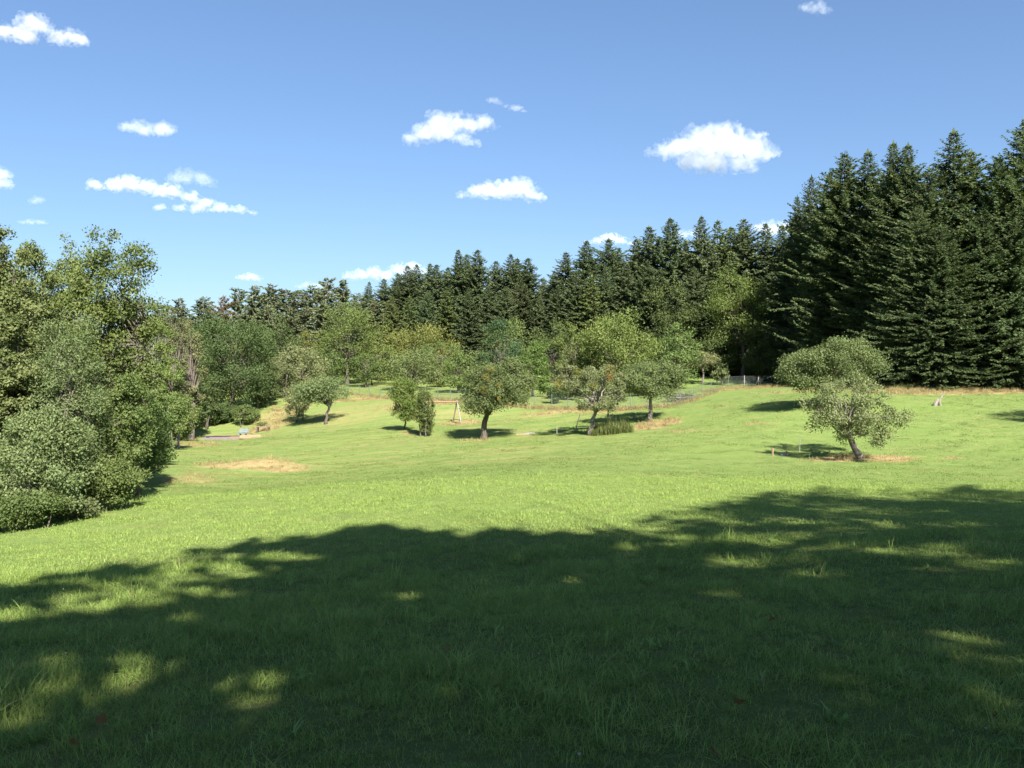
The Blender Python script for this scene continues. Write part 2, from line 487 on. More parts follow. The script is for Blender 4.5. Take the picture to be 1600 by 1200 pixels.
# ---------------------------------------------------------------- foliage generators
def leaves(rng, C, size, nrm=None, up=0.35, aspect=0.55, out=None, outw=0.5, droop=0.0):
    """one folded kite per centre; returns V, Q, tint-index"""
    n = len(C)
    a = rng.normal(size=(n, 3)); a[:, 2] -= droop
    if out is not None: a += out * outw
    a /= np.linalg.norm(a, axis=1)[:, None]
    up_v = rng.normal(size=(n, 3)) * (1 - up) + np.array([0, 0, 1.0]) * up * 2
    if out is not None: up_v += out * outw * 2.2
    b = np.cross(up_v, a); b /= np.linalg.norm(b, axis=1)[:, None] + 1e-9
    nn = np.cross(a, b)
    s = size * rng.uniform(0.65, 1.3, n)[:, None]
    w = s * aspect * 0.5
    V = np.stack([C - a * s * 0.5, C - b * w - nn * w * 0.25 + a * s * 0.05, C + a * s * 0.5, C + b * w - nn * w * 0.25 + a * s * 0.05], 1)
    Q = np.arange(4 * n).reshape(n, 4)
    return V.reshape(-1, 3), Q


def unit(rng, n):
    v = rng.normal(size=(n, 3))
    return v / np.linalg.norm(v, axis=1)[:, None]


def broadleaf(seed, h, w, base=0.25, n_leaf=9000, leaf=0.18, n_clump=110, depth=None, trunk_r=None, off=(0, 0), lean=(0, 0), shell=0.45,
              clump=0.17, flat=0.75, droop=0.0, k_limb=9, n_lobe=24, lobe_r=0.165, sides=5, lobes=0.22, top=0.5, stems=1, open_=0.0, twigs=True, keep=None, aspect=0.6, boxy=2.15):
    """A broadleaved tree with its foot at the origin. Returns trunk mesh builder and (V, Q, tint)."""
    rng = np.random.default_rng(seed)
    depth = depth or w
    z0 = base * h
    cz = z0 + (h - z0) * top
    rx, ry = w / 2, depth / 2
    n_lobe = int(n_lobe * max(1.0, (h - z0) / w) ** 1.25)
    c = np.array([off[0], off[1], cz])
    # uneven outline: random lobes on the unit sphere
    L = unit(rng, 14); La = rng.uniform(-1.0, 1.0, 14) * lobes

    def fr(dirs):
        g = np.exp(5.0 * (dirs @ L.T - 1))
        return 0.92 + g @ La

    # main boughs (lobes) spread through the envelope, each carrying clumps of leaves on its upper and outer side
    nc = 500
    dirs = unit(rng, nc)
    r = rng.uniform(shell ** 3, 1, nc) ** (1 / 3)
    r = r * fr(dirs)
    vs = min(1.8, max(0.8, (h - z0) / w))
    shx = 1 - lobe_r * 1.5
    shz = 1 - min(0.45, 1.25 * lobe_r * w * flat * vs / (0.5 * (h - z0)))
    sq = (np.hypot(dirs[:, 0], dirs[:, 1]) ** boxy + np.abs(dirs[:, 2]) ** boxy) ** (-1 / boxy)
    r = r * sq
    rz_up, rz_dn = h - cz, cz - z0
    rz = np.where(dirs[:, 2] > 0, rz_up, rz_dn)
    cand = c + np.stack([dirs[:, 0] * r * rx * shx, dirs[:, 1] * r * ry * shx, dirs[:, 2] * r * rz * shz], 1)
    pick = [int(np.argmax(cand[:, 2]))]
    asp = np.array([1, 1, min(1.5, w / max(h - z0, 0.1))])
    dm = np.linalg.norm((cand - cand[pick[0]]) * asp, axis=1)
    for _ in range(n_lobe - 1):
        i = int(np.argmax(dm * rng.uniform(0.6, 1.0, nc))); pick.append(i)
        dm = np.minimum(dm, np.linalg.norm((cand - cand[i]) * asp, axis=1))
    LC = cand[pick]
    LRad = lobe_r * w * rng.uniform(0.7, 1.25, n_lobe)
    lw_ = LRad ** 2 / (LRad ** 2).sum()
    li = rng.choice(n_lobe, n_clump, p=lw_)
    od = (LC[li] - c) / np.array([rx, ry, 0.5 * (h - z0)])
    dr_ = unit(rng, n_clump) + 0.75 * od + np.array([0, 0, 0.35])
    dr_ /= np.linalg.norm(dr_, axis=1)[:, None]
    CC = LC[li] + dr_ * (LRad[li] * rng.uniform(0.35, 1.0, n_clump))[:, None] * np.array([1, 1, flat * vs])
    CR = clump * w * rng.uniform(0.45, 1.1, n_clump)
    CR *= np.where(rng.random(n_clump) < open_, 0.6, 1.0)
    # fit the crown exactly into its box: z0..h high, w wide
    zlo, zhi = (CC[:, 2] - CR * flat).min(), (CC[:, 2] + CR * flat).max()
    sz = (h - z0) / (zhi - zlo)
    CC[:, 2] = z0 + (CC[:, 2] - zlo) * sz; LC[:, 2] = z0 + (LC[:, 2] - zlo) * sz
    xlo, xhi = (CC[:, 0] - CR).min(), (CC[:, 0] + CR).max()
    sx = w / (xhi - xlo)
    mx = 0.5 * (xlo + xhi)
    for A_ in (CC, LC): A_[:, 0] = off[0] + (A_[:, 0] - mx) * sx
    # trunk(s) and limbs
    tr = trunk_r or 0.022 * h + 0.03
    tb = MB()
    att = []
    for s in range(stems):
        so = np.array([0, 0, 0]) if stems == 1 else np.append(rng.normal(0, 0.12 * w, 2), 0)
        zt = min(max(z0 + 0.12 * h, 0.35 * h), 0.9 * h) if stems == 1 else 0.6 * h
        k = 7
        tt = np.linspace(0, 1, k)[:, None]
        endp = np.array([lean[0] + 0.15 * off[0], lean[1] + 0.15 * off[1], zt]) + so * 1.3
        pts = so + (endp - so) * tt + np.append(rng.normal(0, 0.015 * h, 2), 0) * np.sin(tt * math.pi) + rng.normal(0, 0.006 * h, (k, 3)) * (tt > 0) * (tt < 1)
        rad = tr * (1.0 - 0.45 * tt[:, 0]) * np.where(tt[:, 0] < 0.01, 1.45, 1) / (1 if stems == 1 else stems ** 0.6)
        pts[0, 2] -= 0.15
        tb.tube(pts, rad, max(sides + 2, 6))
        att.append((pts[-1], rad[-1]))
    limb_pts, limb_r = [], []
    for i in range(n_lobe):
        p0, r0 = att[rng.integers(len(att))]
        p0 = p0 - np.array([0, 0, rng.uniform(0, 0.10) * h])
        e = LC[i]
        mid = p0 * 0.5 + e * 0.5 + np.array([0, 0, 0.10 * np.linalg.norm(e - p0)]) + rng.normal(0, 0.03 * w, 3)
        u = np.linspace(0, 1, 8)[:, None]
        pts = (1 - u) ** 2 * p0 + 2 * u * (1 - u) * mid + u * u * e + rng.normal(0, 0.010 * w, (8, 3)) * (u > 0)
        rr = r0 * 0.62 * (1 - 0.86 * u[:, 0])
        tb.tube(pts, rr, sides, cap=False)
        limb_pts.append(pts); limb_r.append(rr)
    LP = np.concatenate(limb_pts); LR = np.concatenate(limb_r)
    if twigs:
        for i in range(n_clump):
            d = np.linalg.norm(LP - CC[i], axis=1) + np.where(LP[:, 2] > CC[i, 2] + 0.1 * h, 0.3 * w, 0)
            j = int(np.argmin(d))
            u = np.linspace(0, 1, 4)[:, None]
            m = LP[j] * 0.5 + CC[i] * 0.5 + np.array([0, 0, 0.08 * d[j]])
            pts = (1 - u) ** 2 * LP[j] + 2 * u * (1 - u) * m + u * u * CC[i]
            tb.tube(pts, np.maximum(LR[j] * 0.5, 0.006 * leaf / 0.1) * (1 - 0.7 * u[:, 0]), 4 if sides > 4 else 3, cap=False)
    # leaves
    wgt = CR ** 2; wgt /= wgt.sum()
    idx = rng.choice(n_clump, n_leaf, p=wgt)
    dd = unit(rng, n_leaf)
    rad = rng.random(n_leaf) ** 0.45 * (1 + 0.4 * (rng.random(n_leaf) < 0.10))
    rr = CR[idx] * rad
    pos = CC[idx] + dd * rr[:, None] * np.array([1, 1, flat])
    pos[:, 2] -= droop * rr * rng.random(n_leaf)
    ok = pos[:, 2] > 0.04
    if keep is not None: ok &= keep(pos)
    pos, dd, idx = pos[ok], dd[ok], idx[ok]
    lo_ = (pos - LC[li[idx]]) / LRad[li[idx]][:, None]
    dd = 0.5 * dd + 0.7 * lo_ / (np.linalg.norm(lo_, axis=1)[:, None] + 1e-6)
    V, Q = leaves(rng, pos, leaf, up=0.3, aspect=aspect, out=dd, outw=0.75, droop=droop)
    ct = rng.uniform(0, 1, n_clump)
    tint = np.clip(0.55 * ct[idx] + 0.45 * rng.random(len(idx)), 0, 1)
    return tb, V, Q, np.repeat(tint, 4), CC, CR


def tree(name, px, d, top_py, wpx, mat, bark, label, cat='tree', group=None, seed=1, depth=1.0, leaf=None, n_leaf=None, off_px=0.0, lean_px=0.0, base=0.2, extra=None, sink=0.0, **kw):
    """put a broadleaved tree at column px and distance d; its top and width are read from the photograph and turned into metres"""
    g = gp(px, d)
    g[2] -= sink
    h = EYE + (HY - top_py) / F * d - g[2]
    w = wpx / F * d
    leaf = leaf or max(0.09, 0.0017 * d)
    n_leaf = n_leaf or int(min(30000, 5.5 * w * h / leaf ** 2 * 0.32))
    n_leaf = int(n_leaf * (0.84 if d > 80 else 0.93))
    leaf *= 1.07 if d > 80 else 1.03
    off = (off_px / F * d, 0)
    lean = (lean_px / F * d, 0)
    if d > 85: kw['twigs'] = False
    tb, V, Q, tint, CC, CR = broadleaf(seed, h, w, base=base, n_leaf=n_leaf, leaf=leaf, depth=w * depth, off=off, lean=lean, **kw)
    e = empty(name, g)
    tb.build('trunk', M[bark], e, smooth=True)
    link('crown', mesh_np('crown', V, Q, M[mat], tint), e)
    tag(e, label, cat, group)
    if extra: extra(e, CC, CR, h, w, np.random.default_rng(seed + 77))
    return e


def ball(name, mat, e, c, r, leaf, n, rng):
    dd = unit(rng, n)
    pos = np.asarray(c) + dd * (r * rng.random(n) ** 0.4)[:, None]
    V, Q = leaves(rng, pos, leaf, up=0.1, out=dd, outw=1.0, aspect=0.35)
    link(name, mesh_np(name, V, Q, M[mat], np.repeat(rng.random(n), 4)), e)


def conifer_mesh(seed, h, R, mat, bark, base=0.03, step=0.36, per=6, twig=0.55, power=0.75, droop=0.25, ragged=0.3, bare=0.0):
    """spruce or fir: whorls of drooping branches carrying flat sprays of needles; foot at the origin"""
    rng = np.random.default_rng(seed)
    tb = MB()
    k = 9
    u = np.linspace(0, 1, k)
    pts = np.stack([rng.normal(0, 0.02, k), rng.normal(0, 0.02, k), u * h - 0.15], 1)
    tb.tube(pts, (0.012 * h + 0.04) * (1 - u) ** 0.9 + 0.012, 7)
    C, A, B, S, W = [], [], [], [], []
    side_amp = 1 + ragged * 0.5 * np.sin(np.linspace(0, 2 * math.pi, 12, endpoint=False) * 2 + rng.uniform(0, 6)) + rng.normal(0, 0.10, 12)
    z = base * h
    lw = rng.uniform(0.75, 1.15, 400)
    q = 0
    while z < h - 0.10:
        f = (z - base * h) / (h * (1 - base))
        prof = (1 - f) ** power * min(1.0, 0.72 + 1.6 * f)
        n = per if f < 0.85 else max(4, per - 2)
        a0 = rng.uniform(0, 2 * math.pi)
        for b in range(n):
            az = a0 + b * 2 * math.pi / n + rng.normal(0, 0.25)
            Lb = R * prof * lw[q % 400] * (1 + rng.normal(0, ragged * 0.55)) * np.interp((az % (2 * math.pi)) / (2 * math.pi) * 12, np.arange(13), np.append(side_amp, side_amp[0]))
            q += 1
            zb = z + rng.normal(0, 1.1 * step) * (1 - f)
            Lb *= 1 + ragged * 0.8 * math.sin(2.3 * az + 0.9 * zb + seed) * math.sin(1.1 * zb - 1.7 * az + 2 * seed)
            Lb = max(Lb, 0.16)
            if rng.random() < bare * (1 - f): continue
            o = np.array([math.cos(az), math.sin(az), 0.0])
            t = np.array([-o[1], o[0], 0.0])
            rise = 0.45 * (f ** 1.5) - droop * (1 - f) + rng.normal(0, 0.17)
            nt_ = max(4, int(Lb / (twig * 0.25)))
            s = (np.arange(nt_) + rng.uniform(0.2, 0.8, nt_)) / nt_
            s = 0.12 + 0.90 * s
            zz = zb + Lb * (rise * s - 0.22 * droop * np.sin(s * math.pi) + 0.20 * droop * s ** 3)
            P0 = o[None] * (s * Lb)[:, None]
            P0[:, 2] = zz
            if Lb > 0.9 and rng.random() < 0.6:
                pp = np.stack([o[0] * np.array([0, .4, .8]) * Lb, o[1] * np.array([0, .4, .8]) * Lb, np.interp([0, .4, .8], s, zz)], 1)
                tb.tube(pp, [0.03, 0.02, 0.008], 3, cap=False)
            for sg in (-1, 1, 0):
                tl = twig * rng.uniform(0.7, 1.25, nt_) * (1.1 - 0.45 * s) * min(1, 0.45 + Lb / R)
                if sg == 0:
                    dirv = o[None] * 0.9 + np.array([0, 0, 1.0]) * rng.normal(0.05, 0.25, nt_)[:, None] + t[None] * rng.normal(0, 0.3, nt_)[:, None]
                else:
                    dirv = o[None] * rng.uniform(0.45, 0.9, nt_)[:, None] + t[None] * (sg * rng.uniform(0.6, 1.0, nt_))[:, None] + np.array([0, 0, 1.0]) * rng.normal(-0.36 * (1 - f) - 0.05, 0.38, nt_)[:, None]
                dirv /= np.linalg.norm(dirv, axis=1)[:, None]
                sd = np.cross(dirv, np.array([0, 0, 0.7]) + o[None] * 0.6 + rng.normal(0, 0.75, (nt_, 3)))
                sd /= np.linalg.norm(sd, axis=1)[:, None] + 1e-9
                C.append(P0 + rng.normal(0, 0.03, P0.shape)); A.append(dirv); B.append(sd); S.append(tl); W.append(np.full(nt_, rng.random()))
        z += step * rng.uniform(0.8, 1.2) * (1 - 0.45 * f)
    # leader shoot
    C.append(np.array([[0, 0, h - 0.55]])); A.append(np.array([[0, 0, 1.0]])); B.append(np.array([[1.0, 0, 0]])); S.append(np.array([0.9])); W.append(np.array([0.7]))
    C, A, B, S, W = (np.concatenate(v) for v in (C, A, B, S, W))
    n = len(C)
    S = S[:, None]
    wd = S * 0.21
    dn = np.array([0, 0, -1.0])
    V = np.stack([C, C + A * S * 0.45 - B * wd + dn * S * 0.06, C + A * S, C + A * S * 0.45 + B * wd + dn * S * 0.06], 1).reshape(-1, 3)
    Q = np.arange(4 * n).reshape(n, 4)
    tint = np.repeat(np.clip(0.5 * W + 0.5 * rng.random(n), 0, 1), 4)
    return tb.mesh('trunk', M[bark], True), mesh_np('crown', V, Q, M[mat], tint)


def pine_mesh(seed, h, w, mat):
    """Scots pine: reddish stem, blunt crown of upswept needle tufts in loose layers"""
    return conifer_mesh(seed, h, w / 2, mat, 'bark_pine', base=0.12, step=0.62, per=6, twig=0.80, power=0.42, droop=-0.12, ragged=0.6)


def put(name, meshes, href, px, d, top_py, label, cat, group, rz=0.0, wide=1.0, dz=0.0):
    g = gp(px, d); g[2] += dz
    h = EYE + (HY - top_py) / F * d - g[2]
    e = empty(name, g, rz)
    s = h / href
    for nm, me in zip(('trunk', 'crown'), meshes):
        o = link(nm, me, e)
        o.scale = (s * wide, s * wide, s)
    tag(e, label, cat, group)
    return e


# ---------------------------------------------------------------- the wood on the left edge
tree('birch_tree', 95, 36, 362, 120, 'birchleaf', 'bark_birch', 'pale green birch, its top just behind the tallest tree on the left', seed=11, base=0.15, leaf=0.105, n_leaf=29152, n_clump=285, n_lobe=34, lobe_r=0.20, clump=0.13, lobes=0.4, droop=0.4, flat=0.85, trunk_r=0.14)
tree('alder_tree', 172, 31, 353, 165, 'alder', 'bark', 'tallest leafy tree of the left wood', seed=12, base=0.12, leaf=0.105, n_leaf=39000, n_clump=361, n_lobe=34, lobe_r=0.20, clump=0.12, lobes=0.35, droop=0.3, flat=0.8, trunk_r=0.15, stems=2, top=0.42, k_limb=14)
tree('alder_tree', 5, 29, 348, 130, 'olive', 'bark', 'yellowish green tree cut by the left edge of the picture', seed=13, base=0.12, leaf=0.105, n_leaf=38122, n_clump=285, n_lobe=34, lobe_r=0.20, clump=0.13, lobes=0.35, droop=0.3, flat=0.8, trunk_r=0.15)
tree('alder_tree', 40, 33, 372, 110, 'birchleaf', 'bark_birch', 'light green tree between the left picture edge and the pale birch', seed=14, base=0.2, leaf=0.105, n_leaf=22425, n_clump=209, n_lobe=34, lobe_r=0.20, clump=0.14, lobes=0.35, droop=0.4, flat=0.85)
tree('willow_tree', 105, 26.5, 487, 150, 'willow', 'bark', 'greyish silvery willow in front of the tallest left tree', seed=15, base=0.08, leaf=0.088, n_leaf=33150, n_clump=285, n_lobe=34, lobe_r=0.17, clump=0.14, lobes=0.35, droop=0.35, aspect=0.36, stems=3, k_limb=14)
tree('alder_tree', 15, 25.5, 478, 120, 'olive', 'bark', 'olive coloured leafy bush tree at the left edge, below the yellowish tree', seed=16, base=0.08, leaf=0.105, n_leaf=31394, n_clump=228, n_lobe=34, lobe_r=0.20, clump=0.15, stems=2, lobes=0.3)
tree('hazel_shrub', 62, 24.2, 622, 165, 'willow', 'bark', 'broad pale shrub spreading at the foot of the left wood', 'shrub', seed=17, base=0.03, leaf=0.076, n_leaf=28782, n_clump=285, n_lobe=34, lobe_r=0.17, clump=0.14, stems=4, lobes=0.3, top=0.5)
tree('hazel_shrub', 195, 29.5, 575, 105, 'hazel', 'bark', 'green shrub on the right flank of the left wood', 'shrub', seed=18, base=0.03, leaf=0.084, n_leaf=19188, n_clump=228, n_lobe=34, lobe_r=0.17, clump=0.15, stems=3, lobes=0.35)
tree('hazel_shrub', 165, 26.8, 700, 120, 'hazel', 'bark', 'low dense shrub where the left wood meets the sunlit grass', 'shrub', seed=19, base=0.02, leaf=0.076, n_leaf=19188, n_clump=209, n_lobe=34, lobe_r=0.17, clump=0.15, stems=4, lobes=0.3)
tree('bramble_shrub', 40, 22.8, 762, 130, 'hazel', 'bark', 'low bramble at the bottom left corner of the wood', 'shrub', seed=20, base=0.02, leaf=0.07, n_leaf=12792, n_clump=171, n_lobe=34, lobe_r=0.17, clump=0.15, stems=4, lobes=0.4)
tree('bramble_shrub', 118, 25.0, 772, 90, 'willow', 'bark', 'little bramble between the two low shrubs of the left wood', 'shrub', seed=21, base=0.02, leaf=0.07, n_leaf=7195, n_clump=133, n_lobe=34, lobe_r=0.17, clump=0.15, stems=4, lobes=0.4)
tree('hazel_shrub', 232, 37, 612, 75, 'hazel', 'bark', 'leafy shrub leaning out over the dark shadow left of the dry bank', 'shrub', seed=22, base=0.04, leaf=0.088, n_leaf=11992, n_clump=171, n_lobe=34, lobe_r=0.17, clump=0.16, stems=3, lobes=0.35)
tree('hazel_shrub', 262, 62, 596, 75, 'hazel', 'bark_dark', 'green shrub behind the left wood, beside the pale stake', 'shrub', seed=23, base=0.04, leaf=0.13, n_leaf=12000, n_clump=90, clump=0.15, stems=3, lobes=0.3)
tree('aspen_tree', 238, 66, 470, 70, 'alder', 'bark_birch', 'slim leafy tree just right of the tallest left tree', seed=24, base=0.12, leaf=0.14, n_leaf=13000, n_clump=100, clump=0.15, lobes=0.3)
tree('aspen_tree', 272, 74, 474, 52, 'aspen', 'bark', 'thin greyish aspen with a pale bare stem', seed=25, base=0.15, leaf=0.15, n_leaf=7000, n_clump=110, clump=0.12, lobes=0.3, flat=1.0)
tree('aspen_tree', 298, 80, 497, 50, 'aspen', 'bark', 'thin brownish aspen next to the dark oak', seed=26, base=0.15, leaf=0.16, n_leaf=7000, n_clump=100, clump=0.13, lobes=0.3, flat=1.0)
tree('hazel_shrub', 300, 84, 590, 60, 'oak', 'bark_dark', 'dark shrub in the shade below the two thin aspens', 'shrub', seed=27, base=0.05, leaf=0.18, n_leaf=7000, n_clump=80, clump=0.16, stems=2)
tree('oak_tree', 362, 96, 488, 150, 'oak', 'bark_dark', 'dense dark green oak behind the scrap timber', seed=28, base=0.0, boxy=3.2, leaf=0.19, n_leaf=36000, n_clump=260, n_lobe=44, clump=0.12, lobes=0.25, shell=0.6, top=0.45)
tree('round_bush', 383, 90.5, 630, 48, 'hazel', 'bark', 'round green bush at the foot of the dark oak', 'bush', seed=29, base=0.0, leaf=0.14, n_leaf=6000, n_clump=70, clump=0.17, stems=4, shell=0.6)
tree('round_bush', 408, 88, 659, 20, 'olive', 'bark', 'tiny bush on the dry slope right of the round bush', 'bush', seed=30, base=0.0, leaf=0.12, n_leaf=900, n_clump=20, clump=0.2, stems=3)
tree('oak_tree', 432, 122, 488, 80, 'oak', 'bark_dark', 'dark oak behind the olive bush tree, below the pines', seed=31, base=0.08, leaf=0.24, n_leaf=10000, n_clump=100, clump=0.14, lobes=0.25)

for i, (px, d, top, w, mt, lab) in enumerate([(283, 71, 610, 62, 'hazel', 'green shrub at the wood edge behind the pale stake'), (318, 90, 585, 60, 'oak', 'dark shrub at the left foot of the dark oak'), (345, 92, 628, 50, 'oak', 'dark low shrub under the dark oak left of the round bush'),
                                              (412, 98, 560, 60, 'oak', 'dark shrub at the right foot of the dark oak'), (436, 104, 560, 60, 'apple_old', 'grey shrub between dark oak and olive bush tree'), (252, 72, 540, 70, 'alder', 'leafy tree filling the gap behind the left wood'),
                                              (240, 48, 640, 70, 'hazel', 'shaded shrub right of the left wood above its shadow'), (215, 40, 470, 80, 'alder', 'leafy tree on the right shoulder of the tallest left tree')]):
    tree('hazel_shrub' if w < 65 else 'alder_tree', px, d, top, w, mt, 'bark_dark', lab, 'shrub' if w < 65 else 'tree', seed=300 + i, base=0.0, leaf=0.10 + 0.0009 * d, n_leaf=9000, n_clump=80, clump=0.16, stems=3, lobes=0.3, boxy=3.0)
for i, (px, d, top, w) in enumerate([(205, 110, 500, 120), (285, 125, 505, 110), (400, 128, 512, 90), (130, 90, 480, 120)]):
    tree('maple_tree', px, d, top, w, 'maple', 'bark_dark', ['dark tree behind the left wood and the slim tree', 'dark tree behind the two thin aspens', 'dark tree behind the right side of the dark oak', 'dark tree deep inside the left wood'][i], seed=320 + i, base=0.0, leaf=0.32, n_leaf=5000, n_clump=80, clump=0.15, boxy=3.0)

# ---------------------------------------------------------------- far pines on the left skyline
PINES = [pine_mesh(41, 18, 7.0, 'pine'), pine_mesh(42, 18, 6.2, 'pine'), pine_mesh(43, 18, 7.8, 'pine')]
DEADP = pine_mesh(44, 18, 6.0, 'deadpine')
rg = np.random.default_rng(5)
for i, (px, top, d) in enumerate([(252, 476, 165), (282, 466, 170), (318, 464, 170), (372, 450, 170), (398, 447, 165), (423, 444, 172), (447, 452, 168), (466, 456, 165), (488, 446, 170),
                                  (511, 434, 165), (537, 437, 168), (560, 458, 172)]):
    put('pine_tree', PINES[i % 3], 18, px, d, top, 'grey green pine, %s from the left on the far left skyline' % (ORD[i] + ('' if i else ' one')), 'pine tree', 'far pines on the left skyline', rz=rg.uniform(0, 6), wide=rg.uniform(0.95, 1.25))
put('pine_tree', DEADP, 18, 349, 160, 462, 'dying reddish brown pine among the far green pines', 'pine tree', None, rz=1, wide=0.9)
for i, (px, top, d) in enumerate([(265, 492, 150), (300, 490, 150), (335, 487, 150), (385, 478, 150), (418, 476, 148), (452, 480, 150), (478, 478, 148), (505, 470, 145), (530, 472, 150), (556, 476, 150), (585, 470, 152)]):
    put('pine_tree', PINES[(i + 1) % 3], 18, px, d, top, 'lower pine, %s from the left in the rank below the far left skyline' % (ORD[i] + ('' if i else ' one')), 'pine tree', 'pines below the left skyline', rz=rg.uniform(0, 6), wide=rg.uniform(0.95, 1.2))

# ---------------------------------------------------------------- conifers
SPR = [conifer_mesh(50 + i, 24, 5.0 + 0.5 * i, 'spruce', 'bark_dark', step=0.42, per=7, twig=0.66, ragged=0.36, power=0.68, droop=0.22) for i in range(4)]
FIR = [conifer_mesh(60 + i, 24, 5.2 + 0.4 * i, 'fir', 'bark_dark', step=0.34, per=7, twig=0.52, ragged=0.40, power=0.70, droop=0.26) for i in range(4)]
LAR = [conifer_mesh(70 + i, 20, 4.2, 'larch', 'bark', step=0.5, per=5, twig=0.7, ragged=0.4, power=0.7, droop=0.1, base=0.12) for i in range(2)]
mid = [(577, 441, 160), (600, 436, 158), (622, 428, 158), (637, 416, 155), (651, 414, 156), (672, 412, 155), (682, 414, 150), (700, 418, 154), (716, 391, 148), (729, 398, 154), (746, 391, 148), (775, 408, 150), (798, 398, 146), (808, 404, 152),
       (825, 404, 146), (850, 436, 150), (866, 424, 148), (884, 394, 142), (917, 377, 140), (951, 374, 142), (967, 388, 146), (994, 374, 140)]
for i, (px, top, d) in enumerate(mid):
    put('spruce_tree', SPR[i % 4], 24, px, d, top, 'dark spruce, %s from the left along the middle skyline' % (ORD[i] + ('' if i else ' one')), 'spruce tree', 'spruces along the middle skyline', rz=rg.uniform(0, 6), wide=rg.uniform(1.0, 1.3))
mid2 = [(1014, 354, 132), (1047, 342, 130), (1072, 376, 134), (1096, 339, 128), (1121, 346, 130), (1142, 356, 134), (1162, 343, 128), (1196, 350, 125), (1222, 352, 124)]
for i, (px, top, d) in enumerate(mid2):
    put('spruce_tree', SPR[(i + 1) % 4] if i not in (4,) else LAR[0], 24 if i != 4 else 20, px, d, top, 'tall spruce, %s from the left in the high row before the dark right-hand firs' % (ORD[i] + ('' if i else ' one')), 'spruce tree', 'high spruces right of the middle', rz=rg.uniform(0, 6), wide=rg.uniform(1.0, 1.3))
low = [(612, 464, 140, 1), (640, 462, 140, 1), (668, 455, 138, 0), (698, 452, 138, 1), (733, 450, 134, 0), (765, 446, 136, 0), (790, 448, 134, 0), (815, 440, 136, 0), (845, 462, 134, 0), (872, 446, 132, 0),
       (900, 424, 130, 0), (925, 430, 128, 1), (945, 420, 130, 0), (980, 412, 128, 0), (1012, 408, 124, 0), (1085, 418, 122, 0), (1138, 402, 120, 1)]
for i, (px, top, d, k) in enumerate(low):
    ms, hr = (LAR[i % 2], 20) if k else (SPR[i % 4], 24)
    put('larch_tree' if k else 'spruce_tree', ms, hr, px, d, top, ('light green larch, %s conifer' if k else 'lower dark spruce, %s conifer') % ORD[i] + (' of' if i == 0 else ' from the left in') + ' the second rank below the middle skyline', 'larch tree' if k else 'spruce tree', 'second rank of conifers', rz=rg.uniform(0, 6), wide=rg.uniform(1.0, 1.25))
wall = [(1246, 306, 112), (1268, 276, 108), (1297, 268, 101), (1320, 239, 95), (1356, 236, 93), (1396, 223, 87), (1419, 226, 86), (1452, 262, 80), (1490, 204, 80), (1518, 236, 83), (1562, 246, 78), (1602, 188, 78), (1650, 200, 80), (1700, 190, 82)]
for i, (px, top, d) in enumerate(wall):
    put('fir_tree', FIR[i % 4], 24, px, d, top, 'big dark fir, %s from the left in the tall stand on the right' % (ORD[i] + ('' if i else ' one')), 'fir tree', 'tall firs on the right', rz=rg.uniform(0, 6), wide=rg.uniform(0.98, 1.15) * (0.72 if i < 3 else 1))
front = [(1234, 372, 113), (1282, 352, 104), (1340, 330, 91), (1378, 345, 85), (1436, 320, 77), (1470, 352, 75.5), (1536, 322, 76), (1580, 330, 75.5), (1640, 330, 76)]
for i, (px, top, d) in enumerate(front):
    put('fir_tree', FIR[(i + 2) % 4], 24, px, d, top, 'lower fir, %s from the left in the front row of the right-hand stand' % (ORD[i] + ('' if i else ' one')), 'fir tree', 'front row of firs on the right', rz=rg.uniform(0, 6), wide=rg.uniform(1.05, 1.25) * (0.7 if i < 2 else 1))

# ---------------------------------------------------------------- broadleaved trees and the orchard beyond the fence
kw = dict(n_clump=95, clump=0.15, lobes=0.3, shell=0.55)
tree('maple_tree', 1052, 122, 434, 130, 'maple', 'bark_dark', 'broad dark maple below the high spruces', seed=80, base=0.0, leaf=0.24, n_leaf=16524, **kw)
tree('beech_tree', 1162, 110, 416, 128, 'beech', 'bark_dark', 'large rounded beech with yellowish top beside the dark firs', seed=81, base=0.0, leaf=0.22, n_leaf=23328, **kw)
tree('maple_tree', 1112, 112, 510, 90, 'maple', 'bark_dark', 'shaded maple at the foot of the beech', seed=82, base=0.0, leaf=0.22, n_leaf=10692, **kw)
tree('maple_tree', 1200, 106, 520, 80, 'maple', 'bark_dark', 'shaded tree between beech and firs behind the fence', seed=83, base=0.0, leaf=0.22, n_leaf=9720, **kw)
tree('cherry_tree', 542, 118, 466, 122, 'cherry', 'bark_dark', 'tall yellow green cherry, leftmost big tree of the orchard', seed=84, base=0.0, leaf=0.22, n_leaf=14580, **kw)
tree('cherry_tree', 592, 126, 502, 62, 'cherry_yellow', 'bark_dark', 'yellowish cherry just right of the leftmost orchard cherry', seed=85, base=0.0, leaf=0.24, n_leaf=6318, **kw)
tree('plum_tree', 470, 108, 533, 95, 'apple_old', 'bark', 'greyish olive bush tree behind the round apple tree', seed=86, base=0.0, leaf=0.20, n_leaf=10692, **kw)
tree('plum_tree', 480, 135, 515, 60, 'cherry_yellow', 'bark', 'pale brownish treetop above the greyish olive bush tree', seed=861, base=0.0, leaf=0.24, n_leaf=4860, **kw)
tree('plum_tree', 572, 112, 548, 56, 'hazel', 'bark', 'small green orchard tree with a forked stem behind the wire fence', seed=87, base=0.12, leaf=0.19, n_leaf=5346, stems=2, **kw)
tree('cherry_tree', 655, 126, 500, 140, 'cherry_yellow', 'bark_dark', 'broad yellow brown cherry in the middle of the orchard', seed=88, base=0.0, leaf=0.24, n_leaf=13608, **kw)
